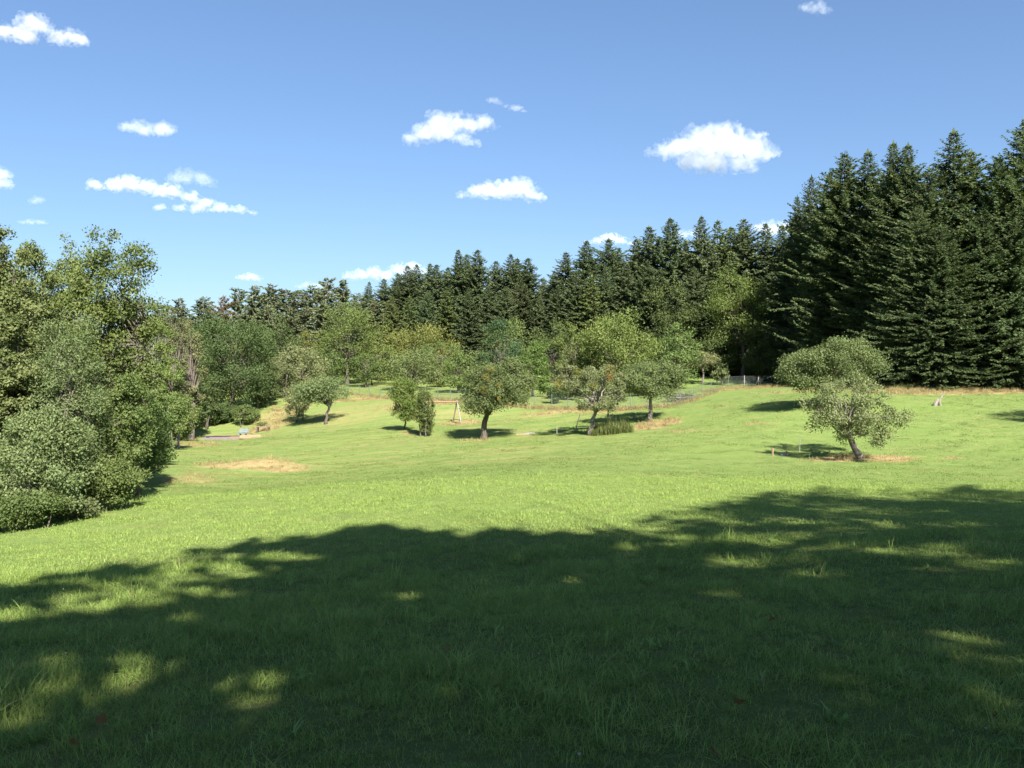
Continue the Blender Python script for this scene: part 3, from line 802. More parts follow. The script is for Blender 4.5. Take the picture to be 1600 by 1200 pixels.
tree('apple_tree', 645, 106, 540, 92, 'apple', 'bark_dark', 'grey green apple tree beyond the fence behind the young tree', seed=89, base=0.0, leaf=0.19, n_leaf=9234, **kw)
tree('apple_tree', 716, 102, 545, 66, 'hazel', 'bark_dark', 'light green orchard tree behind the swing frame', seed=90, base=0.0, leaf=0.19, n_leaf=5832, **kw)
tree('pear_tree', 782, 100, 494, 80, 'pear', 'bark_dark', 'dark blue green pear tree rising behind the sturdy apple tree', seed=91, base=0.0, leaf=0.19, n_leaf=9720, **kw)
tree('cherry_tree', 806, 130, 492, 110, 'hazel', 'bark_dark', 'green tree behind the dark pear tree, under the spruces', seed=92, base=0.0, leaf=0.24, n_leaf=8748, **kw)
tree('bright_tree', 832, 94, 528, 66, 'bright', 'bark_dark', 'bright fresh green tree right of the dark pear tree', seed=93, base=0.0, leaf=0.19, n_leaf=8748, **kw)
tree('maple_tree', 862, 118, 498, 80, 'maple', 'bark_dark', 'dark green tree between the bright tree and the big cherry', seed=94, base=0.0, leaf=0.22, n_leaf=8262, **kw)
tree('cherry_tree', 895, 104, 500, 62, 'cherry', 'bark_dark', 'light green tree on the left shoulder of the big cherry', seed=95, base=0.0, leaf=0.20, n_leaf=7290, **kw)
tree('plum_tree', 885, 88, 560, 46, 'apple_old', 'bark', 'olive brown shrubby tree behind the fence left of the mistletoe tree', seed=96, base=0.0, leaf=0.17, n_leaf=4860, **kw)
tree('cherry_tree', 965, 96, 476, 145, 'cherry', 'bark_dark', 'big yellow green cherry behind the two meadow apple trees', seed=97, base=0.0, leaf=0.20, n_leaf=23328, **kw)
tree('apple_tree', 1058, 99, 502, 88, 'hazel', 'bark_dark', 'rounded mid green tree right of the big cherry', seed=98, base=0.0, leaf=0.20, n_leaf=10692, **kw)
tree('apple_tree', 1098, 105, 545, 52, 'apple_old', 'bark', 'small greyish apple tree with a bare leaning stem beyond the fence', seed=99, base=0.4, leaf=0.17, n_leaf=3402, trunk_r=0.16, **kw)
tree('round_bush', 1124, 103, 566, 32, 'apple_light', 'bark', 'pale leafed bush by the fence below the beech', 'bush', seed=100, base=0.0, leaf=0.18, n_leaf=1749, n_clump=40, clump=0.18, stems=2)
tree('round_bush', 1005, 92, 590, 60, 'hazel', 'bark', 'green undergrowth bush under the big cherry', 'bush', seed=101, base=0.0, leaf=0.18, n_leaf=4860, n_clump=60, clump=0.17, stems=3)
tree('round_bush', 870, 84, 600, 34, 'oak', 'bark_dark', 'dark bush on the fence right of the sturdy apple tree', 'bush', seed=102, base=0.0, leaf=0.16, n_leaf=2916, n_clump=50, clump=0.18, stems=3)
tree('round_bush', 690, 112, 575, 44, 'olive', 'bark', 'olive bush beyond the fence left of the light green orchard tree', 'bush', seed=103, base=0.0, leaf=0.19, n_leaf=3402, n_clump=50, clump=0.18, stems=3)
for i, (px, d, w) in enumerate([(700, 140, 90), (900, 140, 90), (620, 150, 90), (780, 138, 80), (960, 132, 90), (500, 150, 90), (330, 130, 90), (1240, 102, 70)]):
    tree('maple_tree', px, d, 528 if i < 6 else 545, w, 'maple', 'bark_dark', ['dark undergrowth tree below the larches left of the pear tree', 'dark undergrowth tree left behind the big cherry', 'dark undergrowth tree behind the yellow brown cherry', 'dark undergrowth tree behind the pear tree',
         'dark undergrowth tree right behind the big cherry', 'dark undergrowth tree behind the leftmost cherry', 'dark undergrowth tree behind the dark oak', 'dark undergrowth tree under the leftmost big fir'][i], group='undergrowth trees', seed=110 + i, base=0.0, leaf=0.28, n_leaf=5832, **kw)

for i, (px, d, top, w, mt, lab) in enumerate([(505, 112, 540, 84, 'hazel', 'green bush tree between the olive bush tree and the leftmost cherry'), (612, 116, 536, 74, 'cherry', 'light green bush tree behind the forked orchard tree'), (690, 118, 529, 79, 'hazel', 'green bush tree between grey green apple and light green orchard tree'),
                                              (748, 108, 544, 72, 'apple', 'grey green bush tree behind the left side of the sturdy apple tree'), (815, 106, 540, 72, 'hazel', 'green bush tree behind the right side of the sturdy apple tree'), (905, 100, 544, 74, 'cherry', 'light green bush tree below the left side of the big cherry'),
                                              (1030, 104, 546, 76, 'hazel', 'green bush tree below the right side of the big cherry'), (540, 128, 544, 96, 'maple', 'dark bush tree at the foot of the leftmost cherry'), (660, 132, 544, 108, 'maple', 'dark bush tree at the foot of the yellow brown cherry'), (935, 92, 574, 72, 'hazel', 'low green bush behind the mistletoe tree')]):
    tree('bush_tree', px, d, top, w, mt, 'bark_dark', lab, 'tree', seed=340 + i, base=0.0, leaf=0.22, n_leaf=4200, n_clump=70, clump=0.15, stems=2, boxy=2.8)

# ---------------------------------------------------------------- fruit trees standing free in the meadow
tree('apple_tree', 509, 82, 584, 96, 'apple_light', 'bark_dark', 'round apple tree with leaning stem near the scrap timber', seed=130, base=0.30, leaf=0.14, n_leaf=14300, n_clump=120, clump=0.15, lobes=0.25, lean_px=8, off_px=-6, trunk_r=0.17, top=0.45)
tree('elder_bush', 466, 86, 598, 50, 'apple_old', 'bark', 'low greyish bush left of the round apple tree', 'bush', seed=131, base=0.08, leaf=0.14, n_leaf=5850, n_clump=70, clump=0.16, stems=3)


def young_extra(e, CC, CR, h, w, rng):
    for k in range(2): ball('yellow_twig', 'yellow_leaf', e, (w * 0.3, -w * 0.35, h * (0.22 + 0.05 * k)), 0.16, 0.10, 60, rng)


tree('young_tree', 632, 70, 586, 56, 'bright', 'bark_dark', 'young fresh green tree left of the narrow shrub', seed=132, base=0.14, leaf=0.13, n_leaf=9750, n_clump=90, clump=0.16, lobes=0.3, trunk_r=0.08, extra=young_extra, top=0.4)
tree('narrow_shrub', 664, 66, 604, 36, 'hazel', 'bark', 'narrow upright shrub beside the young green tree', 'shrub', seed=133, base=0.0, leaf=0.12, n_leaf=7800, n_clump=80, clump=0.18, stems=4, flat=1.3, top=0.4)


def sturdy_extra(e, CC, CR, h, w, rng):
    ball('yellow_twig', 'yellow_leaf', e, (w * 0.20, -w * 0.44, h * 0.50), 0.16, 0.12, 40, rng)
    for c in ((0.05, -0.42, 0.74), (0.20, -0.40, 0.64), (0.02, -0.46, 0.60), (0.10, -0.36, 0.83)):
        ball('mistletoe', 'mistletoe', e, (w * c[0], w * c[1], h * c[2]), 0.30, 0.15, 150, rng)


tree('apple_tree', 755, 62, 553, 130, 'apple', 'bark_dark', 'sturdy dark apple tree in the middle of the meadow with yellow twigs', seed=134, base=0.27, leaf=0.125, n_leaf=31200, n_clump=170, clump=0.13, lobes=0.3, off_px=22, lean_px=6, trunk_r=0.26, extra=sturdy_extra, top=0.45, droop=0.15, n_lobe=34, lobe_r=0.15)


def mistle_extra(e, CC, CR, h, w, rng):
    for c, r, m in (((0.24, -0.30, 0.90), 0.42, 'mistletoe'), ((0.22, -0.36, 0.80), 0.28, 'rust_leaf'), ((-0.18, -0.30, 0.86), 0.36, 'mistletoe'), ((-0.42, -0.20, 0.70), 0.42, 'mistletoe'), ((0.0, -0.38, 0.68), 0.3, 'mistletoe')):
        ball('mistletoe', m, e, (w * c[0], w * c[1], h * c[2]), r, 0.15, 260, rng)


tree('apple_tree', 921, 60, 566, 118, 'apple_old', 'bark_pale', 'sparse old apple tree with mistletoe balls over tall weeds', seed=135, base=0.30, leaf=0.115, n_leaf=15600, n_clump=150, clump=0.09, lobes=0.45, lean_px=12, off_px=8, trunk_r=0.18, extra=mistle_extra, open_=0.35, top=0.45, n_lobe=32, lobe_r=0.13)
tree('apple_tree', 950, 68, 598, 52, 'apple_light', 'bark', 'thin small apple tree between the two larger meadow apple trees', seed=136, base=0.30, leaf=0.12, n_leaf=4550, n_clump=50, clump=0.17, trunk_r=0.09)
tree('apple_tree', 1015, 66, 553, 116, 'apple', 'bark_pale', 'apple tree with a pale forked trunk on a dry grass patch', seed=137, base=0.30, leaf=0.125, n_leaf=22100, n_clump=150, clump=0.13, lobes=0.3, trunk_r=0.19, off_px=4, top=0.45, k_limb=11)
tree('rowan_tree', 1282, 60, 524, 192, 'rowan', 'bark_dark', 'broad tree with orange tips behind the leaning apple tree', seed=138, base=0.22, leaf=0.125, n_leaf=33800, n_clump=190, clump=0.095, lobes=0.5, n_lobe=40, lobe_r=0.12, off_px=22, trunk_r=0.2, top=0.5, depth=0.75)
tree('apple_tree', 1345, 43, 576, 176, 'apple_light', 'bark_pale', 'leaning old apple tree in the sunny right meadow', seed=139, base=0.17, leaf=0.095, n_leaf=20000, n_clump=240, n_lobe=34, lobe_r=0.13, clump=0.075, lobes=0.5, lean_px=-24, off_px=-25, trunk_r=0.20, open_=0.35, top=0.5, droop=0.5, flat=0.8)
tree('apple_tree', 1712, 52, 560, 170, 'apple', 'bark', 'fruit tree beyond the right picture edge whose shadow reaches in', seed=140, base=0.25, leaf=0.16, n_leaf=11700, n_clump=100, clump=0.15)

# ---------------------------------------------------------------- tall trees behind the photographer: their shade lies on the near meadow
EDGE = np.array([(-3000, 1500), (-300, 985), (0, 915), (130, 893), (300, 862), (420, 845), (520, 828), (600, 821), (700, 826), (860, 833), (940, 826), (1000, 813), (1060, 800), (1150, 774), (1250, 765), (1400, 762), (1600, 765), (2200, 765), (4000, 765)])
GAPS = [(215, 926, 105, 15), (330, 887, 95, 9), (120, 948, 60, 9), (330, 925, 60, 8), (20, 962, 70, 9), (285, 968, 18, 10), (450, 870, 90, 7), (255, 905, 90, 9),
        (1030, 822, 60, 8), (1090, 845, 120, 8), (1000, 852, 60, 7), (1250, 815, 110, 6), (1330, 855, 95, 10), (1180, 880, 90, 7), (1480, 820, 90, 5), (1160, 925, 60, 12), (1270, 900, 60, 10), (1540, 885, 60, 8), (820, 870, 60, 4),
        (100, 1085, 85, 30), (215, 1050, 62, 28), (15, 1125, 65, 20), (490, 1046, 24, 12), (385, 1072, 32, 12), (1515, 1005, 45, 14), (1330, 1075, 60, 12), (690, 1025, 30, 8), (560, 1140, 50, 10), (1560, 1100, 50, 22), (640, 930, 50, 6), (900, 905, 40, 6)]


THIN = [(1240, 845, 300, 60, 0.74), (1480, 890, 160, 40, 0.6), (190, 930, 200, 34, 0.88), (330, 885, 170, 22, 0.85), (160, 1075, 190, 60, 0.8), (1450, 1060, 220, 80, 0.8), (550, 1090, 250, 60, 0.75)]


def shade_keep(base):  # drops leaves whose shadow would fall on the wanted sunlit patches
    base = np.asarray(base)

    def k(pos):
        p = pos + base
        zg = H(p[:, 0], p[:, 1])
        q = p.copy()
        for _ in range(5):
            t = (p[:, 2] - zg) / SUN[2]
            q = p - t[:, None] * SUN
            zg = 0.35 * zg + 0.65 * H(q[:, 0], q[:, 1])
        q[:, 2] = zg
        c, r = to_px(q)
        near = q[:, 1] > 1.0
        rn = np.random.default_rng(3)
        wob = np.sin(c * 0.045) * np.sin(c * 0.017 + 1) + 0.6 * np.sin(c * 0.11 + r * 0.2) + 0.5 * np.sin(c * 0.031 - r * 0.13)
        lit = near & (r < np.interp(c, EDGE[:, 0], EDGE[:, 1]) + 3 + 5 * wob + rn.normal(0, 3, len(c)))
        for (gx_, gy_, a_, b_) in GAPS:
            dd_ = np.sqrt(((c - gx_) / a_) ** 2 + ((r - gy_) / b_) ** 2) + 0.24 * (np.sin(c * 0.083 + r * 0.05) + np.sin(c * 0.047 - r * 0.12) + 0.7 * np.sin(c * 0.15 + r * 0.21))
            lit |= near & (rn.random(len(c)) < (0.97 if gx_ < 500 or gy_ > 980 else 0.80) * np.clip((1.4 - dd_) / 0.75, 0, 1))
        # leaves thinned out so that broken, streaky half-light falls through
        stk = np.sin(c * 0.021 + 1.9 * np.sin(r * 0.045)) + np.sin(r * 0.19 + 1.3 * np.sin(c * 0.013 + 2)) + 0.6 * np.sin(c * 0.057 - r * 0.31)
        for (gx_, gy_, a_, b_, pr) in THIN:
            dd_ = ((c - gx_) / a_) ** 2 + ((r - gy_) / b_) ** 2
            lit |= near & (rn.random(len(c)) < pr * np.clip((1.2 - dd_) / 0.5, 0, 1) * np.clip(0.5 + 0.6 * stk, 0, 1))
        return ~lit
    return k


for i, (x, y, h, w) in enumerate([(-7, -5.5, 19, 11), (3.4, -8.5, 23, 11), (8.5, -6, 25, 12), (17, -3, 25, 12), (26, 2, 25, 13), (36, 6, 24, 13), (-15, -8, 18, 11), (5, -14, 27, 13), (16, -13, 27, 13)]):
    b = np.array([x, y, H(x, y)[0]])
    tb, V, Q, tint, CC, CR = broadleaf(150 + i, h, w, base=0.16, n_leaf=21000, leaf=0.36, n_clump=150, clump=0.17, shell=0.2, lobes=0.2, keep=shade_keep(b), trunk_r=0.22, twigs=False, n_lobe=16, lobe_r=0.19)
    e = empty('woodland_edge_tree', b)
    tb.build('trunk', M['bark_dark'], e, smooth=True)
    link('crown', mesh_np('crown', V, Q, M['shade'], tint), e)
    tag(e, 'tall tree behind the photographer, %s of the row, casting the near shade' % (ORD[i] + (' one' if i == 0 else '')), 'tree', 'trees behind the photographer')
# ---------------------------------------------------------------- grass
def blade_tuft(seed, n, hgt, wid, spread, bend):
    rng = np.random.default_rng(seed)
    V, Q, T, tint = [], [], [], []
    o = 0
    for i in range(n):
        p = np.append(rng.normal(0, spread, 2), -0.02)
        a = rng.uniform(0, 2 * math.pi)
        dirv = np.array([math.cos(a), math.sin(a), 0]); sd = np.array([-dirv[1], dirv[0], 0])
        h = hgt * rng.uniform(0.45, 1.2); bd = bend * rng.uniform(0.2, 1.4) * h; w = wid * rng.uniform(0.7, 1.3)
        tt = rng.random()
        for k, (u, ww) in enumerate(((0, 1.0), (0.45, 0.85), (0.8, 0.5))):
            c = p + dirv * bd * u ** 2 + np.array([0, 0, h * (u - 0.25 * (bd / h) * u ** 2)])
            V += [c - sd * w * ww / 2, c + sd * w * ww / 2]
        V.append(p + dirv * bd * 1.15 + np.array([0, 0, h * (1 - 0.3 * bd / h)]))
        Q += [(o, o + 1, o + 3, o + 2), (o + 2, o + 3, o + 5, o + 4)]
        T.append((o + 4, o + 5, o + 6))
        tint += [tt] * 7
        o += 7
    return np.array(V), [np.array(Q), np.array(T)], np.array(tint)


def grass_mat(name, c1, c2, c3, trans=0.4):
    m, t = nt(name)
    at = N(t, 'ShaderNodeAttribute', attribute_name='tint')
    oi = N(t, 'ShaderNodeObjectInfo')
    g = N(t, 'ShaderNodeNewGeometry')
    col = mixc(t, at.outputs['Fac'], c1, c2)
    n1 = noise(t, 0.9, 5, 0.65, g.outputs['Position'], 0.3)
    col = mixc(t, math_n(t, 'MULTIPLY', ramp(t, n1, 0.35, 0.7), 0.6), col, c3)
    col = mixc(t, math_n(t, 'MULTIPLY', math_n(t, 'GREATER_THAN', at.outputs['Fac'], 0.93), 0.8), col, (0.34, 0.30, 0.13))
    v = N(t, 'ShaderNodeHueSaturation')
    r = N(t, 'ShaderNodeMapRange'); r.inputs[3].default_value = 0.75; r.inputs[4].default_value = 1.2
    t.links.new(oi.outputs['Random'], r.inputs[0]); t.links.new(r.outputs[0], v.inputs['Value']); t.links.new(col, v.inputs['Color'])
    d = N(t, 'ShaderNodeBsdfDiffuse'); tr = N(t, 'ShaderNodeBsdfTranslucent'); gl = N(t, 'ShaderNodeBsdfGlossy')
    gl.inputs['Roughness'].default_value = 0.5
    t.links.new(v.outputs[0], d.inputs[0]); t.links.new(v.outputs[0], tr.inputs[0])
    m1 = N(t, 'ShaderNodeMixShader'); m1.inputs[0].default_value = trans
    t.links.new(d.outputs[0], m1.inputs[1]); t.links.new(tr.outputs[0], m1.inputs[2])
    gl.inputs['Color'].default_value = (0.7, 0.9, 0.5, 1)
    m2 = N(t, 'ShaderNodeMixShader'); m2.inputs[0].default_value = 0.015
    t.links.new(m1.outputs[0], m2.inputs[1]); t.links.new(gl.outputs[0], m2.inputs[2])
    o = N(t, 'ShaderNodeOutputMaterial'); t.links.new(m2.outputs[0], o.inputs[0])
    return m


M['grass'] = grass_mat('grass', (0.115, 0.215, 0.036), (0.380, 0.470, 0.140), (0.225, 0.330, 0.066), 0.48)
M['grass_lit'] = grass_mat('grass_lit', (0.205, 0.295, 0.068), (0.300, 0.385, 0.110), (0.258, 0.350, 0.088), 0.45)
M['straw'] = grass_mat('straw', (0.24, 0.19, 0.085), (0.36, 0.29, 0.15), (0.30, 0.24, 0.11), 0.35)
M['weed'] = grass_mat('weed', (0.055, 0.085, 0.022), (0.12, 0.13, 0.045), (0.085, 0.105, 0.03), 0.3)


def tuft_collection(name, specs, mat):
    c = bpy.data.collections.new(name)
    for i, s in enumerate(specs):
        V, fs, tint = blade_tuft(200 + i, *s)
        c.objects.link(bpy.data.objects.new('%s_%02d' % (name, i), mesh_np(name, V, fs, mat, tint)))
    return c


def scatter(name, pts, scl, idx, coll, rng, label, cat, tilt=0.15):
    n = len(pts)
    me = bpy.data.meshes.new(name)
    me.vertices.add(n)
    me.vertices.foreach_set('co', pts.astype(np.float32).ravel())
    rot = np.stack([rng.normal(0, tilt, n), rng.normal(0, tilt, n), rng.uniform(0, 6.28, n)], 1)
    a = me.attributes.new('rot', 'FLOAT_VECTOR', 'POINT'); a.data.foreach_set('vector', rot.astype(np.float32).ravel())
    a = me.attributes.new('scl', 'FLOAT_VECTOR', 'POINT'); a.data.foreach_set('vector', scl.astype(np.float32).ravel())
    a = me.attributes.new('idx', 'INT', 'POINT'); a.data.foreach_set('value', idx.astype(np.int32))
    o = link(name, me)
    ng = bpy.data.node_groups.new(name + '_scatter', 'GeometryNodeTree')
    ng.interface.new_socket('Geometry', in_out='INPUT', socket_type='NodeSocketGeometry')
    ng.interface.new_socket('Geometry', in_out='OUTPUT', socket_type='NodeSocketGeometry')
    gi = ng.nodes.new('NodeGroupInput'); go = ng.nodes.new('NodeGroupOutput')
    ip = ng.nodes.new('GeometryNodeInstanceOnPoints')
    ci = ng.nodes.new('GeometryNodeCollectionInfo')
    ci.inputs['Collection'].default_value = coll
    ci.inputs['Separate Children'].default_value = True
    ci.inputs['Reset Children'].default_value = True
    ng.links.new(gi.outputs[0], ip.inputs['Points'])
    ng.links.new(ci.outputs[0], ip.inputs['Instance'])
    ip.inputs['Pick Instance'].default_value = True
    for nm, dt, sock in (('idx', 'INT', 'Instance Index'), ('rot', 'FLOAT_VECTOR', 'Rotation'), ('scl', 'FLOAT_VECTOR', 'Scale')):
        na = ng.nodes.new('GeometryNodeInputNamedAttribute'); na.data_type = dt
        na.inputs['Name'].default_value = nm
        ng.links.new(na.outputs[0], ip.inputs[sock])
    ng.links.new(ip.outputs[0], go.inputs[0])
    md = o.modifiers.new('scatter', 'NODES'); md.node_group = ng
    tag(o, label, cat, kind='stuff')
    return o


rng = np.random.default_rng(9)
G_NEAR = tuft_collection('grass_tuft', [(30, 0.060, 0.0038, 0.055, 0.9), (32, 0.075, 0.0038, 0.06, 1.0), (28, 0.085, 0.0042, 0.05, 1.1), (36, 0.050, 0.0036, 0.07, 0.8), (22, 0.14, 0.0045, 0.035, 1.0), (10, 0.20, 0.005, 0.03, 0.9)], M['grass'])
G_FAR = tuft_collection('grass_clump', [(28, 0.055, 0.008, 0.12, 0.8), (28, 0.065, 0.008, 0.13, 0.9), (22, 0.085, 0.009, 0.11, 0.9)], M['grass_lit'])
G_STRAW = tuft_collection('straw_tuft', [(26, 0.22, 0.012, 0.12, 0.8), (24, 0.30, 0.012, 0.10, 0.6), (22, 0.16, 0.012, 0.14, 1.0)], M['straw'])
G_WEED = tuft_collection('weed_tuft', [(18, 0.75, 0.03, 0.10, 0.35), (16, 0.9, 0.03, 0.09, 0.3), (18, 0.55, 0.03, 0.13, 0.5)], M['weed'])


def wedge(y0, y1, dens, margin=2.0, k=0.70):
    area = (y1 - y0) * (k * (y0 + y1) + 2 * margin)
    n = int(area * dens)
    y = rng.uniform(y0, y1, int(n * 1.6)); x = rng.uniform(-1, 1, len(y)) * (k * y1 + margin)
    ok = np.abs(x) < k * y + margin
    return x[ok][:n], y[ok][:n]


def clumpy(x, y):
    return 0.5 + 0.25 * np.sin(2.3 * x + 1.9 * np.sin(1.7 * y)) + 0.25 * np.sin(3.1 * y + 1.4 * np.sin(2.6 * x + 1)) + 0.18 * np.sin(0.8 * x - 0.5 * y)


xs, ys, ss, ix = [], [], [], []
for (y0, y1, dens, s0, s1) in ((1.6, 5, 330, 0.85, 0.95), (5, 9, 170, 0.95, 1.1), (9, 14, 90, 1.15, 1.3)):
    x, y = wedge(y0, y1, dens)
    c = clumpy(x, y)
    dr = dry_at(x, y)
    s = rng.uniform(s0, s1, len(x)) * (0.65 + 0.6 * c) * rng.uniform(0.7, 1.25, len(x)) * (1 - 0.4 * dr)
    i = rng.choice(4, len(x))
    tall = rng.random(len(x)) < 0.03 + 0.10 * (c > 0.78)
    i = np.where(tall, rng.choice([4, 4, 5], len(x)), i)
    xs.append(x); ys.append(y); ss.append(s); ix.append(i)
x, y, s, i = (np.concatenate(v) for v in (xs, ys, ss, ix))
scatter('meadow_grass', np.stack([x, y, H(x, y)], 1), np.stack([s, s, s * rng.uniform(0.8, 1.2, len(s))], 1), i, G_NEAR, rng, 'short meadow grass growing over the near shaded slope', 'grass')
xs, ys, ss, ix = [], [], [], []
for (y0, y1, dens, s0, s1) in ((14, 22, 46, 0.85, 1.1), (22, 36, 32, 1.0, 1.3)):
    x, y = wedge(y0, y1, dens)
    c = clumpy(x * 0.7, y * 0.7)
    dr = dry_at(x, y)
    ok = (rng.random(len(x)) > dr) & (y < 30.5 - 0.10 * x * (x < 0) + 0.7 * np.sin(x * 0.7) + rng.normal(0, 0.8, len(x)))
    s = rng.uniform(s0, s1, len(x)) * (0.6 + 0.6 * c)
    xs.append(x[ok]); ys.append(y[ok]); ss.append(s[ok]); ix.append(rng.choice(3, ok.sum(), p=[.5, .38, .12]))
x, y, s, i = (np.concatenate(v) for v in (xs, ys, ss, ix))
scatter('sunlit_grass', np.stack([x, y, H(x, y)], 1), np.stack([s, s, s], 1), i, G_FAR, rng, 'sunlit grass on the middle of the slope', 'grass')
# shorter turf farther out
M['turf'] = grass_mat('turf', (0.078, 0.132, 0.032), (0.176, 0.226, 0.068), (0.128, 0.186, 0.047), 0.4)
G_TURF = tuft_collection('turf_tuft', [(26, 0.040, 0.014, 0.20, 1.0), (24, 0.055, 0.014, 0.22, 1.1), (20, 0.085, 0.014, 0.16, 0.9)], M['turf'])
xs, ys, ss, ix = [], [], [], []
for (y0, y1, dens, s0, s1) in ((29, 48, 11, 0.8, 1.2), (48, 76, 6.5, 1.0, 1.5)):
    x, y = wedge(y0, y1, dens, 3.0, 0.66)
    c = clumpy(x * 0.5, y * 0.6)
    ok = (rng.random(len(x)) > dry_at(x, y)) & (rng.random(len(x)) < 0.35 + 0.9 * c) & ~((x < -0.36 * y - 2) & (y < 58))
    s = rng.uniform(s0, s1, len(x)) * (0.5 + 0.7 * c)
    xs.append(x[ok]); ys.append(y[ok]); ss.append(s[ok]); ix.append(rng.choice(3, ok.sum(), p=[.5, .38, .12]))
x, y, s, i = (np.concatenate(v) for v in (xs, ys, ss, ix))
scatter('meadow_turf', np.stack([x, y, H(x, y)], 1), np.stack([s, s, s], 1), i, G_TURF, rng, 'short darker turf of the far meadow round the fruit trees', 'grass')
# dry grass in the worn patches and along fence and wood
xs, ys = [], []
for (px, py, d, aa, bb, st) in DRY_SUNFLECK:
    if d < 20 or st < 0.45: continue
    n = int(aa * bb * 16 * st)
    u = rng.random(n) ** 0.5; th = rng.uniform(0, 6.28, n)
    xs.append((px - 800) / F * d + aa * u * np.cos(th)); ys.append(d + bb * u * np.sin(th))
x, y = np.concatenate(xs), np.concatenate(ys)
s = rng.uniform(0.6, 1.3, len(x)) * (0.5 + 0.012 * y)
scatter('dry_grass', np.stack([x, y, H(x, y)], 1), np.stack([s, s, s * 0.9], 1), rng.choice(3, len(x)), G_STRAW, rng, 'dry straw coloured grass on the bank, by the fence and round the tree feet', 'dry grass', 0.25)
n = 330
x = (rng.uniform(924, 985, n) - 800) / F * 60.5; y = rng.uniform(59.2, 63, n)
s = rng.uniform(0.6, 1.1, n)
scatter('tall_weeds', np.stack([x, y, H(x, y)], 1), np.stack([s, s, s], 1), rng.choice(3, n), G_WEED, rng, 'tall dark weeds under the mistletoe apple tree', 'weeds')

n = 1500
px_ = rng.uniform(1230, 1660, n); y = 75.0 - 2.2 * rng.random(n) ** 2 + np.clip((1400 - px_) / 170, 0, 1) * 24
x = (px_ - 800) / F * y; s = rng.uniform(0.5, 1.3, n)
scatter('edge_grass', np.stack([x, y, H(x, y)], 1), np.stack([s, s, s * 1.3], 1), rng.choice(3, n), G_STRAW, rng, 'bleached tall grass along the foot of the right-hand firs', 'dry grass', 0.2)
n = 420
px_ = rng.uniform(1240, 1660, n); y = 75.6 + rng.normal(0, 0.7, n) + np.clip((1400 - px_) / 170, 0, 1) * 26
x = (px_ - 800) / F * y; s = rng.uniform(0.4, 1.0, n)
scatter('edge_weeds', np.stack([x, y, H(x, y)], 1), np.stack([s, s, s], 1), rng.choice(3, n), G_WEED, rng, 'dark nettles and weeds in the shade below the right-hand firs', 'weeds', 0.25)
fx = np.array([(500, 107), (545, 103), (594, 97), (645, 91.5), (684, 88.5), (752, 85), (806, 82.5), (862, 79), (925, 77), (985, 75), (1043, 73.5), (1084, 78), (1111, 88), (1138, 96.5), (1245, 98)])
n = 1300
px_ = rng.uniform(500, 1245, n); y = np.interp(px_, fx[:, 0], fx[:, 1]) + rng.normal(0, 0.45, n)
x = (px_ - 800) / F * y; s = rng.uniform(0.6, 1.7, n)
scatter('fence_grass', np.stack([x, y, H(x, y)], 1), np.stack([s, s, s * 1.3], 1), rng.choice(3, n), G_STRAW, rng, 'uncut straw coloured grass along the wire fence', 'dry grass', 0.2)
# broad-leaved weeds and clover heads between the blades
M['dock'] = grass_mat('dock', (0.16, 0.27, 0.07), (0.28, 0.38, 0.13), (0.2, 0.3, 0.09), 0.4)
G_DOCK = tuft_collection('dock_rosette', [(8, 0.075, 0.016, 0.012, 1.2), (7, 0.09, 0.018, 0.012, 1.0), (10, 0.06, 0.013, 0.014, 1.3)], M['dock'])
x, y = wedge(2.2, 16, 1.6)
s = rng.uniform(0.7, 1.5, len(x))
scatter('broadleaf_weeds', np.stack([x, y, H(x, y) + 0.02], 1), np.stack([s, s, s], 1), rng.choice(3, len(x)), G_DOCK, rng, 'small broad-leaved weeds scattered through the near grass', 'weeds')
M['clover'] = rough_mat('clover', (0.22, 0.22, 0.17), (0.32, 0.32, 0.26), 30, 0.3)
cc = bpy.data.collections.new('clover_head')
for k in range(2):
    bm = bmesh.new(); bmesh.ops.create_icosphere(bm, subdivisions=1, radius=0.0055)
    for v in bm.verts: v.co *= 1 + 0.25 * math.sin(9 * v.co.x * 100 + k)
    me = bpy.data.meshes.new('clover_head'); bm.to_mesh(me); bm.free(); me.materials.append(M['clover'])
    cc.objects.link(bpy.data.objects.new('clover_head_%d' % k, me))
x, y = wedge(2.2, 22, 0.55)
s = rng.uniform(0.6, 1.4, len(x))
scatter('clover_flowers', np.stack([x, y, H(x, y) + 0.085], 1), np.stack([s, s, s], 1), rng.choice(2, len(x)), cc, rng, 'tiny white clover heads dotted over the near grass', 'flowers')
